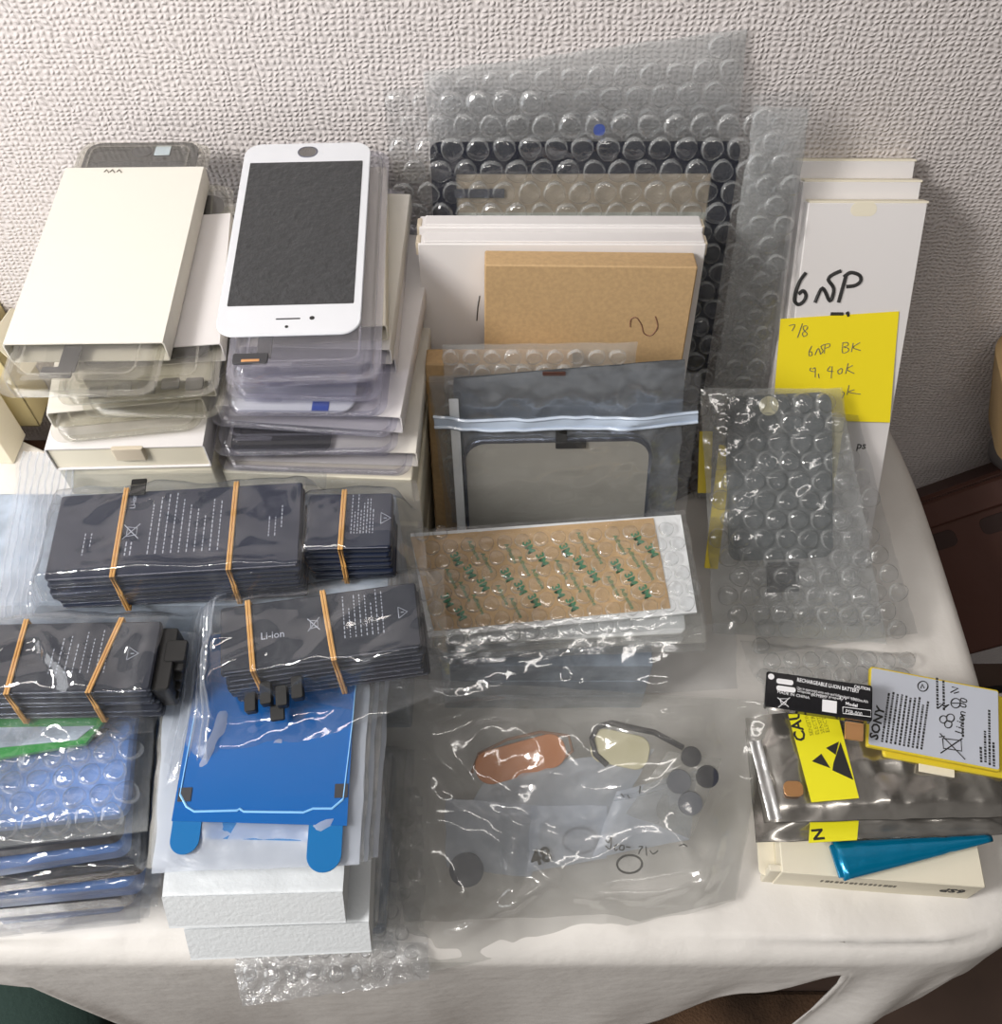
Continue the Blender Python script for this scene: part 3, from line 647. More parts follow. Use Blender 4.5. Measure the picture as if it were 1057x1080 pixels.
def right_boxes():
    pl = L(319, 58); F, w, h = fit(pl, (829, 461), (938, 460), (978, 215), (846, 213))
    print('6sp', w, h)
    yb = F.loc(Vector((200, 319, 1)))[1] + 11
    cx, cy = w/2, 0
    n3 = []
    for k in range(3):
        G = F.sub(k*-1.5, 0, -9.4*k); hh = h + k*10
        t = Thing('screen_box', ['tall white box with 6SP handwritten in black marker', 'middle of the three tall white boxes against the wall', 'rearmost tall white box, touching the wall'][k], 'box', G.p(w/2, yb, -7))
        t.part('body', MB().rbox(G, 0, yb, w, hh, -9, 0, .8, .5), 'white_card')
        t.part('lid', MB().rbox(G, .6, hh-.3, w+.8, hh+1, -8.6, -.3, .5, .3), 'cream')
        if k == 0:
            t.part('thumb_notch', MB().rbox(G, w*.36, h-7, w*.58, h+.2, -.15, .12, 6, .05, 8), 'cream')
            c5 = lambda x, y: G.p(*G.px(720+x/2.769, 170+y/2.769), .3); b = MB()
            for st in ([(360, 325), (342, 350), (329, 385), (327, 408), (338, 418), (352, 410), (360, 392), (352, 378), (338, 388)],
                       [(386, 412), (408, 370), (430, 408), (441, 372), (425, 345), (440, 330), (462, 320)], [(478, 330), (455, 412)],
                       [(470, 338), (490, 325), (515, 332), (520, 348), (505, 362), (478, 366)], [(432, 446), (468, 446)], [(480, 440), (484, 452)]):
                b.tube(sm([c5(*q) for q in st]), 1.0, 6)
            t.part('marker_writing', b, 'ink')
            b = MB(); b.text(G, 'ps', *G.px(903, 473), 6.5, .1, -3, .1, .1); t.part('printed_text', b, 'ink')
    # sticky note
    t = Thing('sticky_note', 'bright yellow note reading 6SP BK on the front white box', 'note', F.p(*F.px(880, 440), .5))
    ncorn = [F.px(814, 441), F.px(937, 444), F.px(948, 328), F.px(823, 336)]
    b = MB(); fn = lambda s, k: F.p(*[ (ncorn[0][i]*(1-s)*(1-k)+ncorn[1][i]*s*(1-k)+ncorn[2][i]*s*k+ncorn[3][i]*(1-s)*k) for i in (0, 1)], .7+2.2*(1-k)**2*(.4+s*.6))
    b.grid(fn, 16, 16); t.part('paper', b, 'note', ang=180)
    c = lambda x, y: (lambda q: F.p(q[0], q[1], .9+2.3*max(0, min(1, (y/6.353+320-332)/110))**2*(.4+.6*max(0, min(1, (x/6.35+800-818)/122)))))(F.px(800+x/6.35, 320+y/6.353, 1)); b = MB()
    for st in ([(205, 150), (245, 143), (225, 185)], [(262, 230), (295, 135)], [(325, 150), (300, 155), (305, 180), (328, 205), (305, 222), (295, 200), (325, 172), (330, 155)],
               [(358, 285), (340, 320), (340, 350), (358, 345), (355, 325), (342, 325)], [(378, 345), (400, 300), (415, 340)], [(440, 275), (418, 290), (432, 320), (412, 342)], [(445, 275), (440, 335)], [(445, 275), (475, 270), (475, 290), (448, 300)],
               [(565, 265), (562, 330), (600, 320), (600, 300), (570, 292), (600, 280), (595, 262), (562, 265)], [(635, 265), (622, 325)], [(680, 262), (632, 295), (685, 315)],
               [(350, 430), (345, 450), (380, 455), (375, 430), (360, 440)], [(380, 430), (378, 495)], [(400, 470), (405, 500)], [(480, 420), (460, 450), (500, 455)], [(492, 420), (485, 500)],
               [(550, 435), (530, 450), (535, 470), (555, 465), (560, 440), (550, 435)], [(600, 400), (582, 470)], [(630, 415), (590, 440), (640, 468)],
               [(560, 590), (572, 600), (558, 630)], [(605, 545), (590, 610)], [(640, 575), (600, 592), (680, 605)]):
        b.tube(sm([c(*q) for q in st], 3), .26, 4)
    t.part('pen_writing', b, 'pencil')
right_boxes()

# ================================================================== bubble bags with a phone, right of centre
def phone_bags():
    A = Vector((180, 268, 22)); pl = (A, Vector((0, -math.sin(R(40)), math.cos(R(40)))))
    F, w, h = fit(pl, (760, 672), (935, 678), (885, 409), (742, 412)); print('phone bag', w, h)
    q = [F.px(795, 682), F.px(936, 678), F.px(886, 409), F.px(739, 410)]; q[0] = F.px(752, 668)
    a, b, c, d = F.px(772, 594), F.px(888, 584), F.px(866, 416), F.px(760, 416)
    G, pw, ph = fit(pl, (772, 594), (888, 584), (866, 416), (760, 416))
    t = Thing('phone_screen', 'dark grey phone screen wrapped in the front right bubble bag', 'phone screen', G.p(pw/2, ph/2))
    t.part('glass', MB().rbox(G, 0, 0, pw, ph, .5, 2.5, 7, .5, 6), 'phone_grey')
    x, y = G.px(811, 428, 2.5); t.part('home_button', MB().cyl(G, x, y, 5.6, 2.3, 2.9, 28), 'cream_foam')
    x, y = G.px(826, 603); t.part('flex_cable', MB().rbox(G, x-10, y-12, x+9, y+6, .6, 1.4, 1, .2), 'dark_grey')
    for (u1, v1, u2, v2, lab) in ((752, 600, 768, 470, 'yellow strip along the left of the wrapped phone screen'), (868, 560, 886, 440, 'pale yellow strip along the right of the wrapped phone screen')):
        p, r = F.px(u1, v1), F.px(u2, v2); m = Fr(F.p(p[0], p[1], -1.2), F.p(*r)-F.p(*p), F.N.cross(F.p(*r)-F.p(*p)), F.N)
        solo('foam_strip', MB().rbox(m, 0, -3, (F.p(*r)-F.p(*p)).length, 5, 0, .8, .5, .1), 'bat_yellow' if u1 < 800 else 'cream_foam', lab, 'strip')
    bag('bubble_bag', 'bubble bag around the dark grey phone screen, leaning right of centre', F, q, 'bubble_white', T=3, contents=((G, pw, ph, 3),), amp=1.4, sc=14, seed=21, bubbles=(13.0, 5.8, 3.8), cat='bubble bag')
    plb = shifted(pl, -10); Fb = Fr(F.o-F.N*10, F.X, F.Y, F.N)
    bag('bubble_bag', 'bubble bag whose right edge fans out behind the phone bag', Fb, [Fb.px(800, 690), Fb.px(968, 668), Fb.px(905, 438), Fb.px(770, 430)], 'bubble', T=3, amp=1.6, sc=14, seed=23, bubbles=(13, 5.7, 3.4), cat='bubble bag')
    Fc = WF(180, 240, 2)
    bag('bubble_bag', 'flattened bubble bag on the cloth below the phone bag', Fc, [Fc.px(800, 735), Fc.px(955, 742), Fc.px(966, 690), Fc.px(780, 676)], 'bubble', T=5, amp=2.6, sc=11, seed=25, bubbles=(11.5, 5, 3.6), cat='bubble bag')
    solo('yellow_card', MB().rbox(Fb, *Fb.px(736, 520, -3), *Fb.px(752, 455, -3), -4, -3.2, .3, .1), 'bat_yellow', 'yellow card edge left of the phone bubble bag', 'card')
phone_bags()

# ================================================================== tan adhesive sheet and its pile
def tan_pile():
    pl = P3((0, 232, 100), (100, 232, 100), (0, 305, 116))
    F, w, h = fit(pl, (457, 664), (706, 642), (690, 547), (433, 566)); print('tan', w, h)
    c = [F.px(458, 666), F.px(707, 642), F.px(689, 547), F.px(433, 567)]
    t = Thing('adhesive_sheet', 'tan adhesive sheet printed all over in green, in a bubble bag', 'adhesive sheet', F.p(w/2, h/2))
    b = MB(); fn = lambda s, k: F.p(*[c[0][i]*(1-s)*(1-k)+c[1][i]*s*(1-k)+c[2][i]*s*k+c[3][i]*(1-s)*k for i in (0, 1)], 1.0)
    b.grid(fn, 12, 8); sh = t.part('sheet', b, 'tan_liner', ang=180)
    def G_in(x, y):
        for a, d in zip(c, c[1:]+c[:1]):
            e = Vector((d[0]-a[0], d[1]-a[1])).normalized()
            if e.x*(y-a[1])-e.y*(x-a[0]) < 5: return False
        return True
    b = MB()
    for i in range(-3, 18):
        for j in range(-1, 8):
            x = 6+i*9.6+j*3.2; y = 6+j*11+(i % 3)*3.5
            if -2 < x-(-.17)*y*0 < w-6 and 6 < y < h+2 and G_in(x, y):
                if (i+j) % 2: b.text(F, '3M', x, y, 6, 1.15, -68, .03, .22)
                else: b.text(F, 'Adhesive', x, y+3, 3.3, 1.15, -68, .03, .04)
    t.part('green_print', b, 'green_ink', sh)
    cb = [F.px(452, 672), F.px(735, 646), F.px(718, 543), F.px(433, 563)]
    b = MB(); f0 = lambda s, k, z: F.p(*[cb[0][i]*(1-s)*(1-k)+cb[1][i]*s*(1-k)+cb[2][i]*s*k+cb[3][i]*(1-s)*k for i in (0, 1)], z)
    b.rings([[f0(0, 0, z), f0(1, 0, z), f0(1, 1, z), f0(0, 1, z)] for z in (-2.5, .4)])
    solo('foam_board', b, 'white_foam', 'white foam board showing to the right of the tan sheet', 'foam board')
    bag('bubble_bag', 'bubble bag around the tan green-printed sheet', Fr(F.o, F.X, F.Y, F.N), [F.px(446, 686), F.px(746, 660), F.px(722, 538), F.px(428, 560)], 'bubble', T=2.6, amp=.9, sc=12, seed=31, bubbles=(9.5, 4, 2), cat='bubble bag')
    lay = [('smoke-grey zip bag second from the top under the tan sheet', 'film_hazy', 4), ('thin bubble bag third from the top under the tan sheet', 'bubble', -3), ('pale zip bag fourth from the top under the tan sheet', 'film_hazy', 6), ('bubble bag near the bottom of the pile under the tan sheet', 'bubble', 0)]
    z = -6.5
    for k, (lab, m, dx) in enumerate(lay):
        G = F.sub(0, 0, z, [-2, 2, -3, 1][k], (w/2, h/2)); 
        i = solo('screen_part', MB().rbox(G, 8+dx, -9, w+6+dx, h-6, -3, 0, 4, .5), ['white_foam', 'liner_grey', 'white_foam', 'liner_grey'][k], 'flat panel inside the pile under the tan sheet, layer %s' % ['two', 'three', 'four', 'five'][k], 'panel')
        bag('zip_bag' if 'zip' in lab else 'bubble_bag', lab, G, [(-2+dx, -14), (w+16+dx, -14), (w+14+dx, h), (dx, h+3)], m, T=1.2, amp=1.2, sc=12, seed=40+k, res=3, cat='bag')
        z -= 7
    zt = F.p(0, 0, z).z
    G = WF(F.p(0, 0).x+6, 236, .8)
    n = 3; th = (F.p(0, 0, z-4).z-3)/n
    for k in range(n): solo('parts_carton', MB().rbox(G, 0, 0, w-10, 60, th*k, th*(k+1)-.5, 1, .5), 'liner_grey', 'grey carton at the bottom of the pile under the tan sheet', 'carton', 'cartons under the tan sheet')
tan_pile()

# ================================================================== batteries
BN = [0]
def battery_bundle(F, w, h, n, th, words, bands, mat='battery', prt='left', seed=1, shear=0.0):
    """n cells stacked along the frame normal down from z=0"""
    rnd = random.Random(seed)
    for k in range(n):
        G = F.sub(rnd.uniform(-1.2, 1.2)*(k > 0), rnd.uniform(-.8, .6)*(k > 0)-k*shear, -th*(k+1), rnd.uniform(-.7, .7)*(k > 0), (w/2, h/2))
        lab = ('dark phone battery on top of the bundle %s' if k == 0 else 'dark phone battery lower in the rubber-banded bundle %s') % words
        t = Thing('phone_battery', lab, 'battery', G.p(w/2, h/2), None if k == 0 else 'batteries in the bundle '+words)
        t.part('cell', MB().rbox(G, 0, 0, w, h, 0, th-.25, 1.6, .7), mat)
        t.part('edge_seam', MB().rbox(G, 1.5, -.35, w-1.5, .4, th*.62, th*.75, .1, .05), 'foil_edge')
        if k == 0:
            b = MB(); zt = th-.25
            def row(x, y, n, size, rot):
                yy = y
                for _ in range(n):
                    l = rnd.uniform(.3, 1)*size*.8
                    if rot: b.rbox(G, x, yy, x+size*.2, yy+l, zt-.1, zt+.04, .05, .01, 1); yy += l+.75
                    else: b.rbox(G, yy, x, yy+l, x+size*.2, zt-.1, zt+.04, .05, .01, 1); yy += l+.75
            def tri(x, y, s):
                p = [G.p(x, y-s, zt+.05), G.p(x+s*1.5, y, zt+.05), G.p(x, y+s, zt+.05)]
                b.tube(p+[p[0]], .25, 4); b.tube([G.p(x+s*.4, y, zt+.05), G.p(x+s*.9, y, zt+.05)], .22, 4)
            def cross(x, y, s):
                b.tube([G.p(x-s, y-s*1.1, zt+.05), G.p(x+s, y+s*1.1, zt+.05)], .25, 4); b.tube([G.p(x-s, y+s*1.1, zt+.05), G.p(x+s, y-s*1.1, zt+.05)], .25, 4)
                b.tube([G.p(x-s*.5, y-s*.7, zt+.05), G.p(x+s*.7, y-s*.5, zt+.05), G.p(x+s*.7, y+s*.5, zt+.05), G.p(x-s*.5, y+s*.7, zt+.05), G.p(x-s*.5, y-s*.7, zt+.05)], .22, 4)
            if prt == 'long':
                for i, x in enumerate((.13, .155)): row(w*x, h*(.25+.1*i), 6-2*i, 2.4, 1)
                cross(w*.315, h*.5, 3.6); b.text(G, 'Li-ion', w*.315, h*.78, 3.4, zt, 90); row(w*.30, h*.22, 3, 3, 1); row(w*.32, h*.22, 3, 3, 1)
                for i in range(10): row(w*(.39+.031*i), h*.22, rnd.choice((9, 12, 13, 14)), 2.6, 1)
                for i, x in enumerate((.87, .895, .92)): row(w*x, h*(.35+.1*(i > 1)), 6, 2.6, 1)
            elif prt == 'tri':
                tri(w*.87, h*.52, 3); 
                for i in range(8): row(w*(.52+.036*i), h*.25, rnd.choice((7, 9, 11)), 2.3, 1)
            else:
                tri(w*.9, h*.55, 2.6)
                for i in range(8): row(w*(.62+.028*i), h*.27, rnd.choice((8, 10, 11)), 2.2, 1)
                b.text(G, 'Li-ion', w*.2, h*.42, 4.6, zt, 0); cross(w*.47, h*.55, 2.6)
            t.part('printed_marks', b, 'print')
    for x in bands:
        x, sl = x if isinstance(x, tuple) else (x, 0); T = th*n; b = MB()
        lo, hi, e = -T-shear*0-.6, .45, 1.2
        o = [(-e, lo), (-e, hi), (h+e, hi), (h+e, lo)]
        for dx in (-.62, .62):
            pts = [F.p(x+dx+sl*yy/h, yy - (shear*n*max(0, -z)/T if yy < 0 else 0), z) for yy, z in ((-e, lo), (-e, (lo+hi)/2), (-e, hi), (h*.25, hi), (h*.5, hi), (h*.75, hi), (h+e, hi), (h+e, lo), (h*.5, lo), (-e, lo))]
            b.tube(pts, .62, 6)
        solo('rubber_band', b, 'rubber', 'tan rubber band near the %s end, bundle %s' % ('left' if x < w*.45 else 'right', words), 'rubber band')

def battery_piles():
    # carton the upper bundles lie on
    solo('shipping_carton', MB().rbox(WF(0, 0, 1), -262, 224, -52, 287, 0, 150.5, 2, 1), 'liner_grey', 'grey carton hidden beneath the upper battery bags', 'carton')
    # upper left long bundle
    pl = H(181); F, w, h = fit(pl, (48, 611), (317, 594), (317, 508), (62, 522)); print('D1', w, h)
    battery_bundle(F, w, h, 8, 3.0, 'in the upper left zip bag', (w*.27, w*.725), prt='long', seed=2, shear=.35)
    x, y = F.px(147, 512); b = MB(); b.rbox(F, x-3.5, y-6, x+3.5, y+3, .3, 1.3, .6, .2); solo('battery_connector', b, 'black_plastic', 'black ribbon connector on top of the upper left battery bundle', 'connector')
    B = Fr(F.o-F.N*24.6, F.X, F.Y, F.N)
    q = [B.px(-8, 655), B.px(338, 645), B.px(345, 498), B.px(20, 478)]
    bag('zip_bag', 'clear zip bag around the long upper left battery bundle, zip at left', B, q, 'film', T=2, contents=((B, w, h, 25.6),), fall=15, amp=2.0, sc=30, seed=51, ridges=(((40, 640), (330, 628), 3, 5), ((320, 520), (338, 600), 3, 5), ((120, 505), (200, 512), 2, 5), ((90, 560), (230, 540), 1.2, 6)), zips=(('u', .02, .20, .45, 9),), res=1.8)
    # second bundle to its right
    pl = H(180); F, w, h = fit(pl, (322, 578), (415, 576), (412, 519), (325, 521))
    battery_bundle(F, w, h, 8, 3.1, 'right of the long upper one', (w*.42,), prt='tri', seed=3, shear=.3)
    B = Fr(F.o-F.N*25.2, F.X, F.Y, F.N)
    bag('zip_bag', 'clear bag around the small battery bundle behind the middle one', B, [B.px(322, 612), B.px(452, 606), B.px(440, 508), B.px(322, 505)], 'film', T=1.5, contents=((B, w, h, 26),), fall=12, amp=2, sc=18, seed=52, res=2)
    # lower left bundle
    pl = H(168); F, w, h = fit(pl, (-70, 736), (154, 722), (174, 659), (-60, 654))
    battery_bundle(F, w, h, 6, 3.8, 'at the left edge', (w*.36, (w*.73, 7)), mat='battery_grey', prt='tri', seed=4, shear=.5)
    b = MB()
    for k in range(5): b.rbox(F, w-1+k, 2+k*3, w+8+k, 12+k*3, -18+k*3.2, -15+k*3.2, 1, .3)
    b.rbox(F, w-1, 1, w+7, h-2, -20, -3, 1.5, .5)
    solo('battery_connector', b, 'black_plastic', 'black ribbon connectors at the right end of the left edge bundle', 'connector')
    B = Fr(F.o-F.N*24, F.X, F.Y, F.N)
    bag('zip_bag', 'crumpled clear bag around the left edge battery bundle', B, [B.px(-70, 792), B.px(160, 772), B.px(206, 650), B.px(-60, 645)], 'film', T=2, contents=((B, w+7, h, 24.5),), fall=16, amp=2.6, sc=30, seed=53, ridges=(((0, 736), (66, 698), 5, 5), ((66, 698), (98, 742), 5, 5), ((0, 680), (150, 672), 1.5, 8), ((190, 660), (160, 770), 4, 5)), res=1.8)
    # centre bundle
    pl = P3(hz(232, 709, 166), hz(444, 680, 170), hz(229, 638, 170)); F, w, h = fit(pl, (236, 711), (446, 679), (437, 615), (229, 640)); print('D3', w, h)
    battery_bundle(F, w, h, 8, 3.0, 'in the middle on the blue sheets', ((w*.16, -1.5), (w*.56, -3)), mat='battery_grey', prt='mid', seed=5, shear=.9)
    x, y = F.px(292, 735, -10); b = MB()
    for k in range(4): b.rbox(F, x-14+k*7, y-5+k % 2*2, x-9+k*7, y+4+k % 2*3, -14+k, -9+k, 1, .3)
    b.rbox(F, x-4, y-9, x+2, y-2, -16, -14, .6, .2)
    solo('battery_connector', b, 'black_plastic', 'black ribbon connectors hanging off the middle battery bundle', 'connector')
    B = Fr(F.o-F.N*24.5, F.X, F.Y, F.N)
    bag('zip_bag', 'clear zip bag around the middle battery bundle over the blue sheets', B, [B.px(166, 842), B.px(476, 728), B.px(468, 600), B.px(206, 640)], 'film', T=3, contents=((B, w, h, 25.5),), fall=20, amp=2.4, sc=34, seed=54, ridges=(((235, 735), (300, 702), 4, 5), ((375, 728), (455, 705), 5, 6), ((215, 820), (240, 720), 4, 5), ((455, 705), (480, 740), 5, 5), ((230, 660), (430, 640), 1.2, 8)), zips=(('u', .03, .16, .5, 5),), res=1.8)
battery_piles()

# ================================================================== blue sheets and the front middle pile
def blue_pile():
    z = 141.0; F, w, h = fit(H(z), (180, 872), (368, 872), (378, 690), (205, 700)); print('blue', w, h)
    quad = lambda px, zz: [F.px(u, v, zz) for u, v in px]
    def slab(px, z0, z1):
        b = MB(); c = quad(px, (z0+z1)/2); b.rings([[F.p(x, y, k) for x, y in c] for k in (z0, z1)]); return b
    # uppermost blue adhesive with two tabs
    t = Thing('screen_adhesive', 'bright blue phone adhesive sheet with two round pull tabs', 'adhesive sheet', F.p(w/2, h/2))
    t.part('sheet', slab(((181, 866), (366, 871), (378, 660), (215, 670)), 0, .5), 'blue_film')
    for (u0, v0, u1, v1) in ((177, 858, 214, 902), (322, 868, 362, 921)):
        b = MB(); a, c = F.px(u0, v1), F.px(u1, v0); b.rbox(F, a[0], a[1], c[0], c[1]+8, -.3, .3, 7, .05, 8); t.part('pull_tab', b, 'blue_tab')
    b = MB(); l = lambda *pp: [F.p(*F.px(u, v, .7), .75) for u, v in pp]
    b.tube(l((190, 838), (197, 851), (205, 856), (250, 855), (253, 853), (257, 856), (320, 857), (330, 853), (350, 853), (362, 843)), .5, 5)
    b.tube(l((362, 843), (372, 760), (377, 700)), .3, 5); b.tube(l((190, 838), (207, 745)), .3, 5)
    t.part('cut_line', b, 'blue_line')
    for u, v in ((195, 838), (360, 834)): b = MB(); x, y = F.px(u, v, .7); b.rbox(F, x-2.8, y-3, x+2.8, y+3, .5, .9, .3, .05); t.part('foam_patch', b, 'dark_grey')
    cs = [((158, 920), (386, 908), (398, 700), (180, 660)), ((176, 910), (378, 912), (384, 700), (190, 680))]
    for k in range(5):
        G = F.sub(RN.uniform(-2, 3), RN.uniform(-2, 2), 0, RN.uniform(-2, 2), (w/2, h/2))
        c = [F.px(*p, -3*(k+1)) for p in ((160+RN.uniform(-6, 12), 916+RN.uniform(-3, 5)), (378+k*5, 912-k*2), (392+k*5, 690), (178, 664))]
        Fk = F.sub(0, 0, -3.0*(k+1)-.6)
        bag('clear_sleeve', 'clear plastic sleeve, number %s down under the blue sheet' % ['one', 'two', 'three', 'four', 'five'][k], Fk, c, 'film_hazy' if k % 2 else 'film_frost', T=1.4, amp=1.1, sc=16, seed=60+k, res=3, group=None, cat='sleeve')
    solo('screen_adhesive', slab(((198, 884), (352, 888), (370, 700), (210, 700)), -2.2, -1.6), 'blue_clear', 'paler second blue adhesive just under the bright blue sheet', 'adhesive sheet')
    # white foam pouches
    def pouch(px, z0, z1, lab, seed):
        c = [hz(u, v, z1) for u, v in px]; G = WF(0, 0, 0); q = [(a.x, a.y) for a in c]
        b = MB()
        qi = lambda s, k: Vector(q[0])*(1-s)*(1-k)+Vector(q[1])*s*(1-k)+Vector(q[2])*s*k+Vector(q[3])*(1-s)*k
        def top(s, k):
            a = qi(s, k); e = ss(min(k*9, 1)); zz = z0+(z1-z0)*(.12+.88*e)-.4+.6*noise.noise(Vector((a.x/14, a.y/10, seed)))*e
            return Vector((a.x, a.y-1*(1-e), zz))
        b.grid(top, 60, 50); b.grid(lambda s, k: Vector((*qi(s, k), z0)), 12, 10)
        for s0 in (0, 1):
            b.grid(lambda s, k: top(s0, k)*s+Vector((*qi(s0, k), z0))*(1-s), 2, 50)
        t = Thing('foam_pouch', lab, 'foam pouch', base_of(b)); t.part('pouch', b, 'foam_wrap', ang=60)
        f = MB(); f.grid(lambda s, k: Vector((qi(s, 0).x, qi(s, 0).y-.6, z0+(z1-z0)*.1))*(1-k)+Vector((*qi(s, .10), z1+.2))*k, 30, 3); t.part('front_fold', f, 'fold_white', ang=180)
    pouch(((168, 968), (360, 962), (372, 770), (190, 770)), 104, 121, 'upper white foam pouch under the blue adhesive pile', 2)
    pouch(((192, 1003), (388, 994), (396, 800), (210, 800)), 82, 99, 'lower white foam pouch, second under the blue adhesive pile', 5)
    # bubble bags at the bottom of the pile
    zt = 78
    names = ['bubble bag directly below the lower white foam pouch', 'bubble bag second below the white foam pouches', 'bubble bag third below the white foam pouches', 'bubble bag fourth below the white foam pouches', 'bubble bag second from the bottom of the front middle pile']
    for k in range(5):
        z = 66-k*13; G = WF(0, 0, z)
        c = [G.px(200+k*6, 985+k*4), G.px(396+k*6, 978+k*6), G.px(406+k*8, 790), G.px(205+k*5, 800)]
        X0 = min(c[0][0], c[3][0])+8; X1 = max(c[1][0], c[2][0])-10
        solo('spare_screen', MB().rbox(G, X0, c[0][1]+7, X1, c[2][1]-5, .6, 9, 4, 1), ['liner_grey', 'white_foam'][k % 2], 'wrapped spare panel in the front middle pile, layer %s from the bottom' % ['six', 'five', 'four', 'three', 'two'][k], 'panel')
        B2 = Fr(G.p(X0, c[0][1]+7), G.X, G.Y)
        bag('bubble_bag', names[k], G, c, 'bubble', T=2, contents=((B2, X1-X0, c[2][1]-c[0][1]-12, 10),), fall=9, amp=1.6, sc=12, seed=70+k, res=2.6, bubbles=None, cat='bubble bag')
    G = WF(0, 0, 1.2)
    c = [G.px(252, 1058), G.px(452, 1030), G.px(446, 830), G.px(230, 840)]
    sg = lambda x, y: -10*ss((104-y)/22)*1.0
    bag('bubble_bag', 'crumpled bubble bag at the very bottom, hanging over the table front', G, c, 'crumple', T=5, amp=7, sc=8, seed=77, res=1.5, bubbles=(11, 3.6, 2.6), cat='bubble bag', edge=1.5, sag=sg)
blue_pile()

# ================================================================== left front pile
def left_pile():
    names = ['top', 'second', 'third', 'fourth', 'fifth', 'sixth', 'lowest']
    fr = [((-90, 898), (150, 872)), ((-90, 925), (142, 897)), ((-90, 948), (150, 910)), ((-90, 962), (165, 930)), ((-60, 972), (160, 950)), ((-40, 980), (150, 962)), ((-20, 985), (140, 968))]
    zz = 138.
    for k in range(7):
        th = [13, 16, 17, 18, 22, 24, 24][k]; z0 = zz-th; a, b = hz(*fr[k][0], z0+th*.5), hz(*fr[k][1], z0+th*.5)
        yb = 216-k*.6; G = Fr(a-Vector((0, 0, th*.5)), b-a, Vector((0, 0, 1)).cross(b-a)); wd = (b-a).length; hl = (yb-b.y)
        solo('spare_screen', MB().rbox(G, 3, 6, wd-7, hl-3, 1.0, th-4, 5, 1.5), ['liner_blue', 'battery_grey', 'liner_blue', 'black_glass', 'liner_blue', 'black_glass', 'liner_blue'][k], 'wrapped screen in the %s bubble bag of the left front pile' % names[k], 'panel')
        C2 = Fr(G.p(3, 6), G.X, G.Y)
        bub = (11, 4.8, 3.2) if k < 1 else None
        bag('bubble_bag', '%s bubble bag of the left front pile, blue inside' % names[k], G, [(0, 0), (wd, 0), (wd-2, hl), (0, hl)], 'film' if k else 'bubble_white', T=1.5, contents=((C2, wd-10, hl-9, th-3.4),), fall=7, amp=1.6 if k < 1 else 2.6, sc=9, seed=80+k, res=2, bubbles=bub, cat='bubble bag')
        zz = z0
    # green edged panel on top
    G = WF(0, 0, 140.8); c = [G.px(u, v) for u, v in ((-60, 812), (92, 786), (116, 757), (-60, 762))]
    b = MB(); n = 4
    t = Thing('green_edged_glass', 'phone glass with a bright green edge lying in a clear bag', 'phone glass', G.p(c[1][0]-20, c[1][1]+5))
    cen = Vector((sum(x for x, y in c)/4, sum(y for x, y in c)/4))
    sc = lambda k, z: [G.p(cen.x+(x-cen.x)*k, cen.y+(y-cen.y)*(k if k == 1 else .5), z) for x, y in c]
    b.rings([sc(1, 0), sc(1, 2.2)]); t.part('edge_frame', b, 'green_edge')
    b = MB(); b.rings([sc(.86, 2.1), sc(.86, 2.6)]); t.part('glass', b, 'liner_grey')
    b = MB(); b.rings([[q-Vector((0, 0, 1.4)) for q in sc(1.01, 0)], sc(1.01, -.2)]); t.part('base', b, 'ink')
    bag('clear_bag', 'clear bag with pointed folds over the green-edged glass', G, [G.px(-60, 840), G.px(120, 800), G.px(150, 748), G.px(-60, 742)], 'film', T=3.5, contents=((Fr(G.p(*G.px(-50, 806)), G.X, G.Y), 90, 12, 6),), amp=3.2, sc=22, seed=91, res=1.6)
    # zip strip curl of smoky film
    G2 = WF(0, 0, 150); p = [hz(12, 800, 150), hz(20, 765, 158), hz(35, 742, 162), hz(52, 748, 158)]
left_pile()

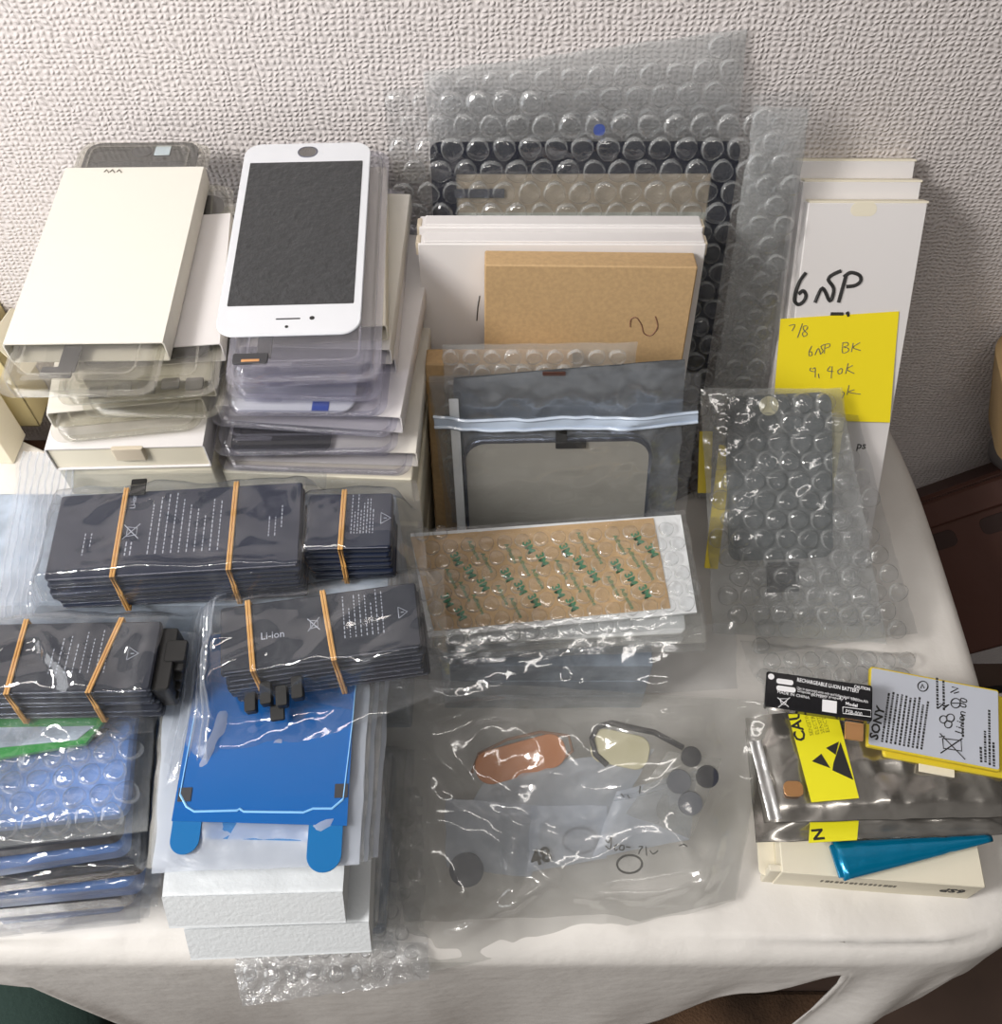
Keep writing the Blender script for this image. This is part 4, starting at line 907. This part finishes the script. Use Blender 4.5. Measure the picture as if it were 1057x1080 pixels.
# ================================================================== big clear bag with small spares
def big_bag():
    pl = P3((0, 122, 4), (100, 122, 4), (0, 222, 64)); F, w, h = fit(pl, (440, 1000), (780, 935), (810, 740), (440, 715)); print('bigbag', w, h)
    items = []
    # little frosted zip bags
    small = [((470, 915), (560, 925), (575, 850), (470, 842), 'small frosted bag at the left in the big clear bag', 3.0),
             ((495, 850), (640, 880), (690, 790), (520, 810), 'small frosted bag behind the orange coil in the big bag', 1.0),
             ((556, 920), (640, 905), (640, 850), (560, 850), 'small frosted bag beside the 260 bag in the big clear bag', 4.2),
             ((625, 905), (728, 885), (735, 812), (650, 835), 'small zip bag marked 260 in the big clear bag', 6.5),
             ((660, 858), (728, 885), (762, 800), (705, 792), 'small bag of dark coin discs in the big clear bag', 8.5)]
    for i, (a, b, c, d, lab, z) in enumerate(small):
        G = Fr(F.o+F.N*z, F.X, F.Y, F.N); q = [G.px(*p) for p in (a, b, c, d)]
        bag('small_zip_bag', lab, G, q, 'film_frost' if i != 4 else 'film_hazy', T=.8, amp=.8, sc=12, seed=100+i, res=2, zips=(('v', .86, .93, .3, 2),) if i in (3,) else ())
    b = MB(); G = Fr(F.o+F.N*10, F.X, F.Y, F.N); c = lambda x, y: G.p(*G.px(580+x/5.872, 800+y/5.869), .2)
    for st in ([(345, 505), (365, 520), (380, 480), (375, 560), (345, 540)], [(420, 530), (400, 545), (405, 568), (420, 560)], [(440, 535), (430, 560), (455, 565), (458, 540), (440, 535)], [(470, 545), (500, 550)], [(550, 545), (575, 545), (560, 565), (550, 590)], [(595, 545), (600, 600)], [(620, 570), (640, 590), (670, 570)], [(440, 215), (460, 240)], [(480, 225), (495, 245)], [(560, 170), (555, 215)], [(800, 540), (830, 530), (850, 545)]):
        b.tube(sm([c(*q) for q in st], 3), .35, 4)
    solo('marker_writing', b, 'ink', 'handwritten number on the small zip bag in the big bag', 'writing')
    for (u, v, k, mt, rr_) in ((716, 824, 'dark coin disc left of its pair in the disc bag', 'coin_grey', 6.4), (746, 819, 'darkest coin disc at the right of the disc bag', 'coin_dark', 6.0), (728, 847, 'coin disc below the other dark discs', 'coin_grey', 6.4), (729, 798, 'half hidden coin disc at the top of the disc bag', 'coin_dark', 5.4), (702, 861, 'faint pale coin disc at the bottom of the disc bag', 'coin_grey', 6.0)):
        x, y = G.px(u, v); zz = .2 if v < 855 else -4
        if v == 824 or v == 847: zz = .4
        solo('coin_disc', MB().cyl(G, x, y, rr_, zz, zz+1.2, 28, rr_-.3), mt, k, 'disc')
    x, y = G.px(664, 911); solo('small_ring', MB().tube([G.p(x+6.5*math.cos(a*.314), y+4.6*math.sin(a*.314), .6) for a in range(21)], .6, 6), 'ink', 'small black ring at the bottom of the big clear bag', 'ring')
    G = Fr(F.o+F.N*3, F.X, F.Y, F.N); x, y = G.px(612, 886); solo('small_ring', MB().tube([G.p(x+9*math.cos(a*.314), y+6.6*math.sin(a*.314), .6) for a in range(21)], .8, 6), 'coin_dark', 'dark rubber ring left of the 260 bag', 'ring')
    # copper coil sheet and dark loop
    G = Fr(F.o+F.N*2.2, F.X, F.Y, F.N); b = MB(); x, y = G.px(550, 800)
    b.rbox(G.sub(0, 0, 0, 12, (x, y)), x-25, y-9, x+24, y+9, .2, 1.2, 8.5, .3, 8)
    t = Thing('charging_coil', 'orange copper coil seen through the big clear bag', 'coil', G.p(x, y)); t.part('coil', b, 'copper_coil')
    t.part('rim', MB().tube([G.p(*G.px(u, v), .2) for u, v in ((498, 815), (505, 795), (535, 780), (570, 772), (600, 776), (604, 792), (595, 800))], .9, 6), 'brown_ink')
    b = MB(); b.tube([G.p(*G.px(u, v), 1.5) for u, v in ((640, 806), (628, 795), (624, 778), (630, 766), (645, 762), (670, 768), (690, 772), (720, 788))], 1.6, 7)
    solo('black_gasket', b, 'coin_dark', 'bent black gasket loop at the upper middle of the big bag', 'gasket')
    b = MB(); x, y = G.px(655, 790); b.rbox(G.sub(0, 0, 0, -15, (x, y)), x-16, y-9, x+15, y+9, .4, 1.4, 7, .4, 6); solo('foam_pad', b, 'cream_foam', 'cream foam pad inside the black gasket loop', 'foam pad')
    b = MB(); G3 = Fr(F.o+F.N*5.4, F.X, F.Y, F.N); b.text(G3, '48', *G3.px(562, 912), 11, 3.2, 15, .1, .3); solo('marker_writing', b, 'ink', 'number 48 in black on a small bag, centre bottom', 'writing')
    b = MB(); x, y = G3.px(492, 918); b.cyl(G3, x, y, 9, -2, -.6, 20); solo('grey_sponge', b, 'coin_grey', 'dark round pad in the lower left of the big bag', 'pad')
    # the big bag itself
    G = Fr(F.o+F.N*1.5, F.X, F.Y, F.N)
    q = [G.px(436, 1030), G.px(775, 948), G.px(812, 740), G.px(388, 712)]
    sg = lambda x, y: 0
    rg = Fr(G.p(*G.px(470, 930)), F.X, F.Y, F.N)
    bag('big_clear_bag', 'big clear bag of small loose spares lying front centre', G, q, 'film_hazy', T=5, contents=((rg, w*.72, h*.62, 11),), fall=30, amp=4.2, sc=42, seed=111, res=1.8, creases=10, ridges=(((398, 712), (560, 735), 4, 5), ((560, 735), (808, 742), 4, 5), ((455, 760), (520, 735), 6, 6), ((505, 865), (645, 955), 4, 5), ((640, 945), (775, 905), 4, 6), ((775, 905), (808, 750), 6, 7), ((740, 920), (700, 860), 4, 6), ((470, 990), (600, 900), 4, 6), ((590, 940), (700, 925), 3, 5)))
    # second loose bag across the top
    plt = P3((0, 214, 78), (100, 214, 74), (0, 245, 100)); T, tw, th = fit(plt, (456, 740), (770, 722), (770, 672), (440, 690))
    bag('clear_bag', 'loose clear bag lying across the front of the tan sheet pile', T, [T.px(452, 742), T.px(778, 726), T.px(775, 655), T.px(452, 690)], 'film', T=2, amp=3, sc=26, seed=115, res=2)
big_bag()

# ================================================================== right: loose batteries, antistatic bags, box
def right_pile():
    # white box at the bottom
    F, w, _ = fitb(H(27), (825, 920), (1040, 936), 62); F = Fr(F.o-F.N*27, F.X, F.Y)
    t = Thing('parts_box', 'long off-white box at the front right edge of the table', 'box', F.p(w/2, 30, 2))
    t.part('body', MB().rbox(F, 0, 0, w, 64, 2, 27, .8, .5), 'cream')
    t.part('end_flap', MB().rbox(F, -9, 1, 0, 24, 14, 15, 3, .3), 'cream'); t.part('end_flap', MB().rbox(F, -6, .5, .2, 4, 4, 26, .6, .3), 'cream')
    Fs = Fr(F.p(0, -.1, 2), F.X, (0, 0, 1), F.Y*-1)
    b = MB(); b.text(Fs, '6SP', *Fs.px(1020, 939), 8.5, .1, 180, .15, .1)
    t.part('printed_code', b, 'ink')
    b = MB(); x, y = Fs.px(868, 927)
    for k in range(16): b.rbox(Fs, x+k*2.5, 13, x+k*2.5+RN.uniform(1, 2), 16, -.1, .15, .1, .02)
    t.part('printed_line', b, 'pencil')
    # blue foil tube
    a, e = hz(884, 908, 33), hz(1046, 884, 33); ax = (e-a).normalized(); sd = Vector((0, 0, 1)).cross(ax)
    b = MB(); rs = []
    for k in range(25):
        s = k/24; c = a+(e-a)*s; rw = 8.2*(1-s)+1.8; rh = 2.2*(1-s)+1.2
        if k == 0: rw *= 1.02
        pin = 1-.12*math.exp(-((s-.72)/.02)**2)
        rs.append([c + sd*(rw*pin*math.cos(j*.3927)) + Vector((0, 0, 1))*(rh*pin*math.sin(j*.3927)+.3*noise.noise(Vector((s*9, j, 1)))) for j in range(16)])
    b.rings(rs); t = Thing('foil_tube', 'shiny teal blue foil wrap tapering across the white box', 'foil wrap', a+Vector((30, 0, -4)))
    t.part('tube', b, 'teal_foil', ang=180)
    t.part('crimped_end', MB().rbox(Fr(a, ax, sd), -2, -8.3, 1.5, 8.3, -1.6, .8, .8, .3), 'teal_foil')
    # antistatic bags
    z0 = 32; G = WF(0, 0, z0)
    q = [G.px(798, 888), G.px(1075, 880), G.px(1080, 800), G.px(786, 770)]
    s2, o = bag('antistatic_bag', 'lower silver antistatic bag with part of a yellow label', G, q, 'antistatic', T=5, amp=1.3, sc=34, seed=121, res=2, cat='antistatic bag')
    b = MB(); c = [G.px(*p, 7) for p in ((853, 889), (904, 886), (906, 862), (855, 862))]
    b.rings([[G.p(x, y, z) for x, y in c] for z in (6.6, 7.2)]); t = Thing('caution_label', 'yellow label piece on the lower silver bag', 'label', G.p(*c[0], 5)); t.part('label', b, 'label_yellow')
    b = MB(); b.text(G, 'N', *G.px(870, 886, 7.2), 8, 7.2, 95, .1, .25); t.part('printed_text', b, 'ink')
    z0 = 42; F = Fr((0, 0, 0), (1, 0, 0), (0, math.cos(R(6)), math.sin(R(6)))); F = Fr(Vector((0, 140, z0)), F.X, F.Y)
    solo('spare_part', MB().rbox(F, *F.px(820, 840, 1), *F.px(1050, 770, 1), -1, 2.4, 4, 1), 'dark_grey', 'flat dark part bulging inside the upper antistatic bag', 'panel')
    q = [F.px(806, 868), F.px(1075, 862), F.px(1080, 730), F.px(786, 758)]
    s1, tb = bag('antistatic_bag', 'upper silver antistatic bag under the loose batteries', F, q, 'antistatic', T=4, amp=1.5, sc=40, seed=123, res=1.8, cat='antistatic bag', contents=((Fr(F.p(*F.px(830, 845)), F.X, F.Y), 190, 45, 4.5),))
    b = MB(); c = [F.px(*p) for p in ((808, 868), (821, 866), (800, 784), (788, 786))]
    b.grid(lambda s, k: F.p(*[c[0][i]*(1-s)*(1-k)+c[1][i]*s*(1-k)+c[2][i]*s*k+c[3][i]*(1-s)*k for i in (0, 1)], 6.6+.6*math.sin(s*9)+.5*noise.noise(Vector((k*6, s, 2)))), 6, 24)
    solo('seal_strip', b, 'seal', 'bright silver heat-seal strip at the left of the antistatic bag', 'seal strip', ang=180)
    cc = lambda x, y, z=9: F.px(760+x/3.559, 690+y/3.559, z)
    t = Thing('caution_label', 'yellow caution label with black warning triangle on the upper bag', 'label', F.p(*cc(400, 500), 5)); b = MB()
    ly = [cc(255, 225), cc(440, 225), cc(520, 540), cc(342, 556)]
    b.rings([[F.p(x, y, z) for x, y in ly[::-1]] for z in (8.6, 9.1)]); t.part('label', b, 'label_yellow')
    b = MB(); po = lambda *ps: b.rings([[F.p(*cc(*q), z) for q in ps] for z in (9.0, 9.3)])
    po((343, 402), (378, 374), (412, 428)); po((396, 352), (444, 328), (432, 378)); po((450, 330), (498, 472), (420, 436), (424, 408))
    t.part('warning_triangle', b, 'ink')
    b = MB(); x, y = cc(322, 325); b.text(F, 'CAUTION', x, y, 8.2, 9.05, 97, .1, .22)
    for k, xx in enumerate((350, 372, 392, 410)):
        x, y = cc(xx, 305-k*4); b.text(F, 'ELECTROSTATIC' if k % 2 else 'SENSITIVE', x, y, 3, 9.05, 97, .05)
    t.part('printed_text', b, 'ink')
    x, y = F.px(837, 832, 8); b = MB(); b.rbox(F, x-5, y-4, x+5, y+4, 7.6, 8.4, 3, .2); solo('orange_spot', b, 'copper', 'small orange patch on the silver bag left of the label', 'sticker')
    # batteries
    z = 57.; P = P3((200, 205, z+1), (300, 205, z+1), (200, 255, z+8)); G, w, h = fit(P, (926, 797), (1056, 823), (1056, 735), (935, 716)); 
    t = Thing('phone_battery', 'yellow-edged battery lying under the white printed battery', 'battery', G.p(w/2, h/2)); t.part('cell', MB().rbox(G, 0, 0, w+3, h, 0, 3, 2, .8), 'bat_yellow')
    x, y = G.px(990, 806, 1); t.part('paper_tab', MB().rbox(G, x-10, -4, x+8, 3, .6, 1.4, .3, .1), 'cream')
    P2 = shifted(P, 7); G, w, h = fit(P2, (912, 785), (1055, 815), (1054, 727), (921, 704)); print('sony', w, h)
    t = Thing('phone_battery', 'white printed rectangular battery reading SONY at the right edge', 'battery', G.p(w/2, h/2))
    t.part('cell', MB().rbox(G, 0, 0, w, h, -3.6, 0, 1.2, .4), 'bat_yellow'); pn = t.part('label_panel', MB().rbox(G, .6, .9, w-.6, h-.9, -.1, .35, 1, .1), 'battery_white')
    b = MB(); c9 = lambda x, y: G.px(900+x/6.732, 700+y/6.731, .4)
    b.text(G, 'SONY', *c9(172, 545), 6.2, .38, 80, .06, .18, 1.1); b.text(G, 'Li-ion 00', *c9(775, 505), 5.6, .38, 82, .05, .05)
    for i in range(10):
        x = 205+31*i+(35 if i > 7 else 0)*0; n = RN.choice((24, 30, 26)) if i < 8 else 18; x0, y0 = c9(x, 555+i*6)
        d = Vector(c9(x+10, 555+i*6-70))-Vector((x0, y0)); d = d.normalized(); m = Fr(G.p(x0, y0), G.X*d.x+G.Y*d.y, G.Y*d.x-G.X*d.y, G.N); yy = 0
        for _ in range(n):
            l = RN.uniform(.6, 1.7); m_ = m; b.rbox(m_, yy, -.55, yy+l, .55, .3, .42, .05, .01, 1); yy += l+.35
            if yy > h*.62: break
    for (x, ya, yb_) in ((600, 320, 110), (645, 330, 130), (780, 520, 360), (910, 700, 600), (940, 700, 480), (970, 720, 340), (1000, 730, 560)):
        x0, y0 = c9(x, ya); x1, y1 = c9(x-4, yb_); d = (Vector((x1, y1))-Vector((x0, y0))); L_ = d.length; d.normalize(); m = Fr(G.p(x0, y0), G.X*d.x+G.Y*d.y, G.Y*d.x-G.X*d.y, G.N); yy = 0
        while yy < L_: l = RN.uniform(.6, 1.6); b.rbox(m, yy, -.6, yy+l, .6, .3, .42, .05, .01, 1); yy += l+.4
    ln = lambda *ps, r=.35: b.tube([G.p(*c9(*q), .42) for q in ps], r, 4)
    ln((620, 635), (775, 530)); ln((615, 495), (795, 680)); ln((635, 530), (640, 600), (770, 620), (765, 545), (635, 530)); ln((610, 520), (650, 515))
    circ = lambda x, y, r: ln(*[(x+r*math.cos(a*.4488), y+r*math.sin(a*.4488)) for a in range(15)])
    circ(495, 160, 36); circ(728, 280, 34); ln((700, 280), (755, 280)); ln((480, 175), (490, 145), (505, 175)); circ(690, 385, 28); circ(640, 395, 26); circ(675, 430, 26)
    ln((690, 205), (745, 175), (700, 165)); ln((715, 210), (750, 200)); ln((605, 315), (640, 285), (610, 285)); ln((640, 320), (680, 290), (650, 300))
    t.part('printed_text', b, 'ink', pn)
    # black battery
    P = P3(hz(808, 745, 77), hz(925, 767, 81), hz(812, 710, 79)); G, w, h = fit(P, (806, 744), (922, 762), (919, 722), (809, 708)); print('nin', w, h)
    t = Thing('console_battery', 'narrow black battery with white print overlapping the white one', 'battery', G.p(w/2, h/2))
    t.part('cell', MB().rbox(G, 0, 0, w, h, -5.5, 0, 1.4, .7), 'black_glass')
    c8 = lambda x, y: G.px(800+x/8.13, 700+y/8.125, .1); b = MB()
    def T(s_, x, y, sz, **k): b.text(G, s_, *c8(x, y), sz, .03, -3, .05, **k)
    T('RECHARGEABLE LI-ION BATTERY', 330, 150, 2.9, bold=.05, sx=.72); T('Use in approved units only and follow local rules', 330, 215, 2.0, sx=.75); T('Dispose of battery properly', 335, 240, 2.0); T('MADE IN CHINA', 160, 250, 2.2)
    T('3.7V', 690, 300, 2.2); T('1300mAh', 790, 310, 2.2); T('CAUTION', 820, 205, 2.2, bold=.05, sx=.8); T('Model', 745, 352, 2.4, bold=.06); T('BATTERY', 450, 275, 1.8)
    ln = lambda *ps, r=.22: b.tube([G.p(*c8(*q), .08) for q in ps], r, 4)
    ln((725, 370), (965, 400), (965, 455), (725, 425), (725, 370)); ln((165, 290), (260, 370)); ln((270, 290), (170, 375)); ln((185, 300), (200, 350), (230, 350), (250, 300), (185, 300)); 
    T('PSB-000', 745, 422, 2.9, sx=.85)
    t.part('printed_text', b, 'print_white')
    b = MB()
    for (x, y, l) in ((155, 145, 145), (155, 205, 165)):
        p = c8(x, y); p2 = c8(x+l, y+l*.13); b.rbox(G, p[0], p[1]-1.4, p2[0], p[1]+1.4, 0, .1, 1.2, .03, 5)
    x, y = c8(610, 365); b.rbox(G, x-3.6, y-3.2, x+3.6, y+3.2, 0, .1, .1, .03); x, y = c8(110, 110); b.cyl(G, x, y, 1.6, 0, .12, 16)
    t.part('white_patch', b, 'print_white')
    x, y = G.px(900, 772, -4); t.part('contact_terminal', MB().rbox(G, x-4, y-4, x+5, y+5, -5.2, -3.6, .5, .2), 'copper')
right_pile()

# ================================================================== light and camera
def area(name, loc, target, size, power, col, sy=None):
    l = bpy.data.lights.new(name, 'AREA'); l.energy = power; l.color = col; l.size = size
    if sy: l.shape = 'RECTANGLE'; l.size_y = sy
    o = bpy.data.objects.new(name, l); C.objects.link(o); o.location = W(loc)
    d = W(target)-W(loc); o.rotation_euler = d.to_track_quat('-Z', 'Y').to_euler(); return o
area('ceiling_lamp', (-640, -90, 840), (-20, 330, 60), .24, 8.1, (1, .965, .93))
area('window_light', (-1500, -200, 500), (0, 400, 50), .8, 8, (.93, .96, 1), 1.0)
area('added_highlight_strip', (-150, -500, 1500), (-100, 300, 60), 1.3, 5, (1, .95, .9), .10)  # unseen strip light added to draw long highlights on the plastic film
w = bpy.data.worlds.new('room'); bpy.context.scene.world = w; w.use_nodes = True; nt = w.node_tree
bg = nt.nodes['Background']; tc = nt.nodes.new('ShaderNodeTexCoord'); mp = nt.nodes.new('ShaderNodeMapping'); nz = nt.nodes.new('ShaderNodeTexNoise'); cr = nt.nodes.new('ShaderNodeValToRGB')
nz.inputs['Scale'].default_value = 2.2; nz.inputs['Detail'].default_value = 2; nt.links.new(tc.outputs['Generated'], mp.inputs[0]); nt.links.new(mp.outputs[0], nz.inputs['Vector']); nt.links.new(nz.outputs['Fac'], cr.inputs[0])
cr.color_ramp.elements[0].position = .40; cr.color_ramp.elements[0].color = (.10, .085, .07, 1); cr.color_ramp.elements[1].position = .62; cr.color_ramp.elements[1].color = (.80, .76, .72, 1)
nt.links.new(cr.outputs[0], bg.inputs[0]); sx = nt.nodes.new('ShaderNodeSeparateXYZ'); nt.links.new(tc.outputs['Generated'], sx.inputs[0]); gr = nt.nodes.new('ShaderNodeMapRange')
gr.inputs['From Min'].default_value = -1; gr.inputs['From Max'].default_value = 1; gr.inputs['To Min'].default_value = .66; gr.inputs['To Max'].default_value = .10
nt.links.new(sx.outputs['X'], gr.inputs['Value']); nt.links.new(gr.outputs[0], bg.inputs[1])

cam = bpy.data.cameras.new('camera'); co = bpy.data.objects.new('camera', cam); C.objects.link(co)
co.location = W(CAM); co.rotation_euler = (math.pi/2-PITCH, 0, 0)
cam.sensor_fit = 'HORIZONTAL'; cam.sensor_width = 36; cam.lens = 36*FPX/1057; cam.clip_start = .01
sc = bpy.context.scene; sc.camera = co
sc.view_settings.view_transform = 'Standard'; sc.view_settings.look = 'None'; sc.view_settings.gamma = 1; sc.view_settings.exposure = .15
sc.cycles.transparent_max_bounces = 64; sc.cycles.max_bounces = 10
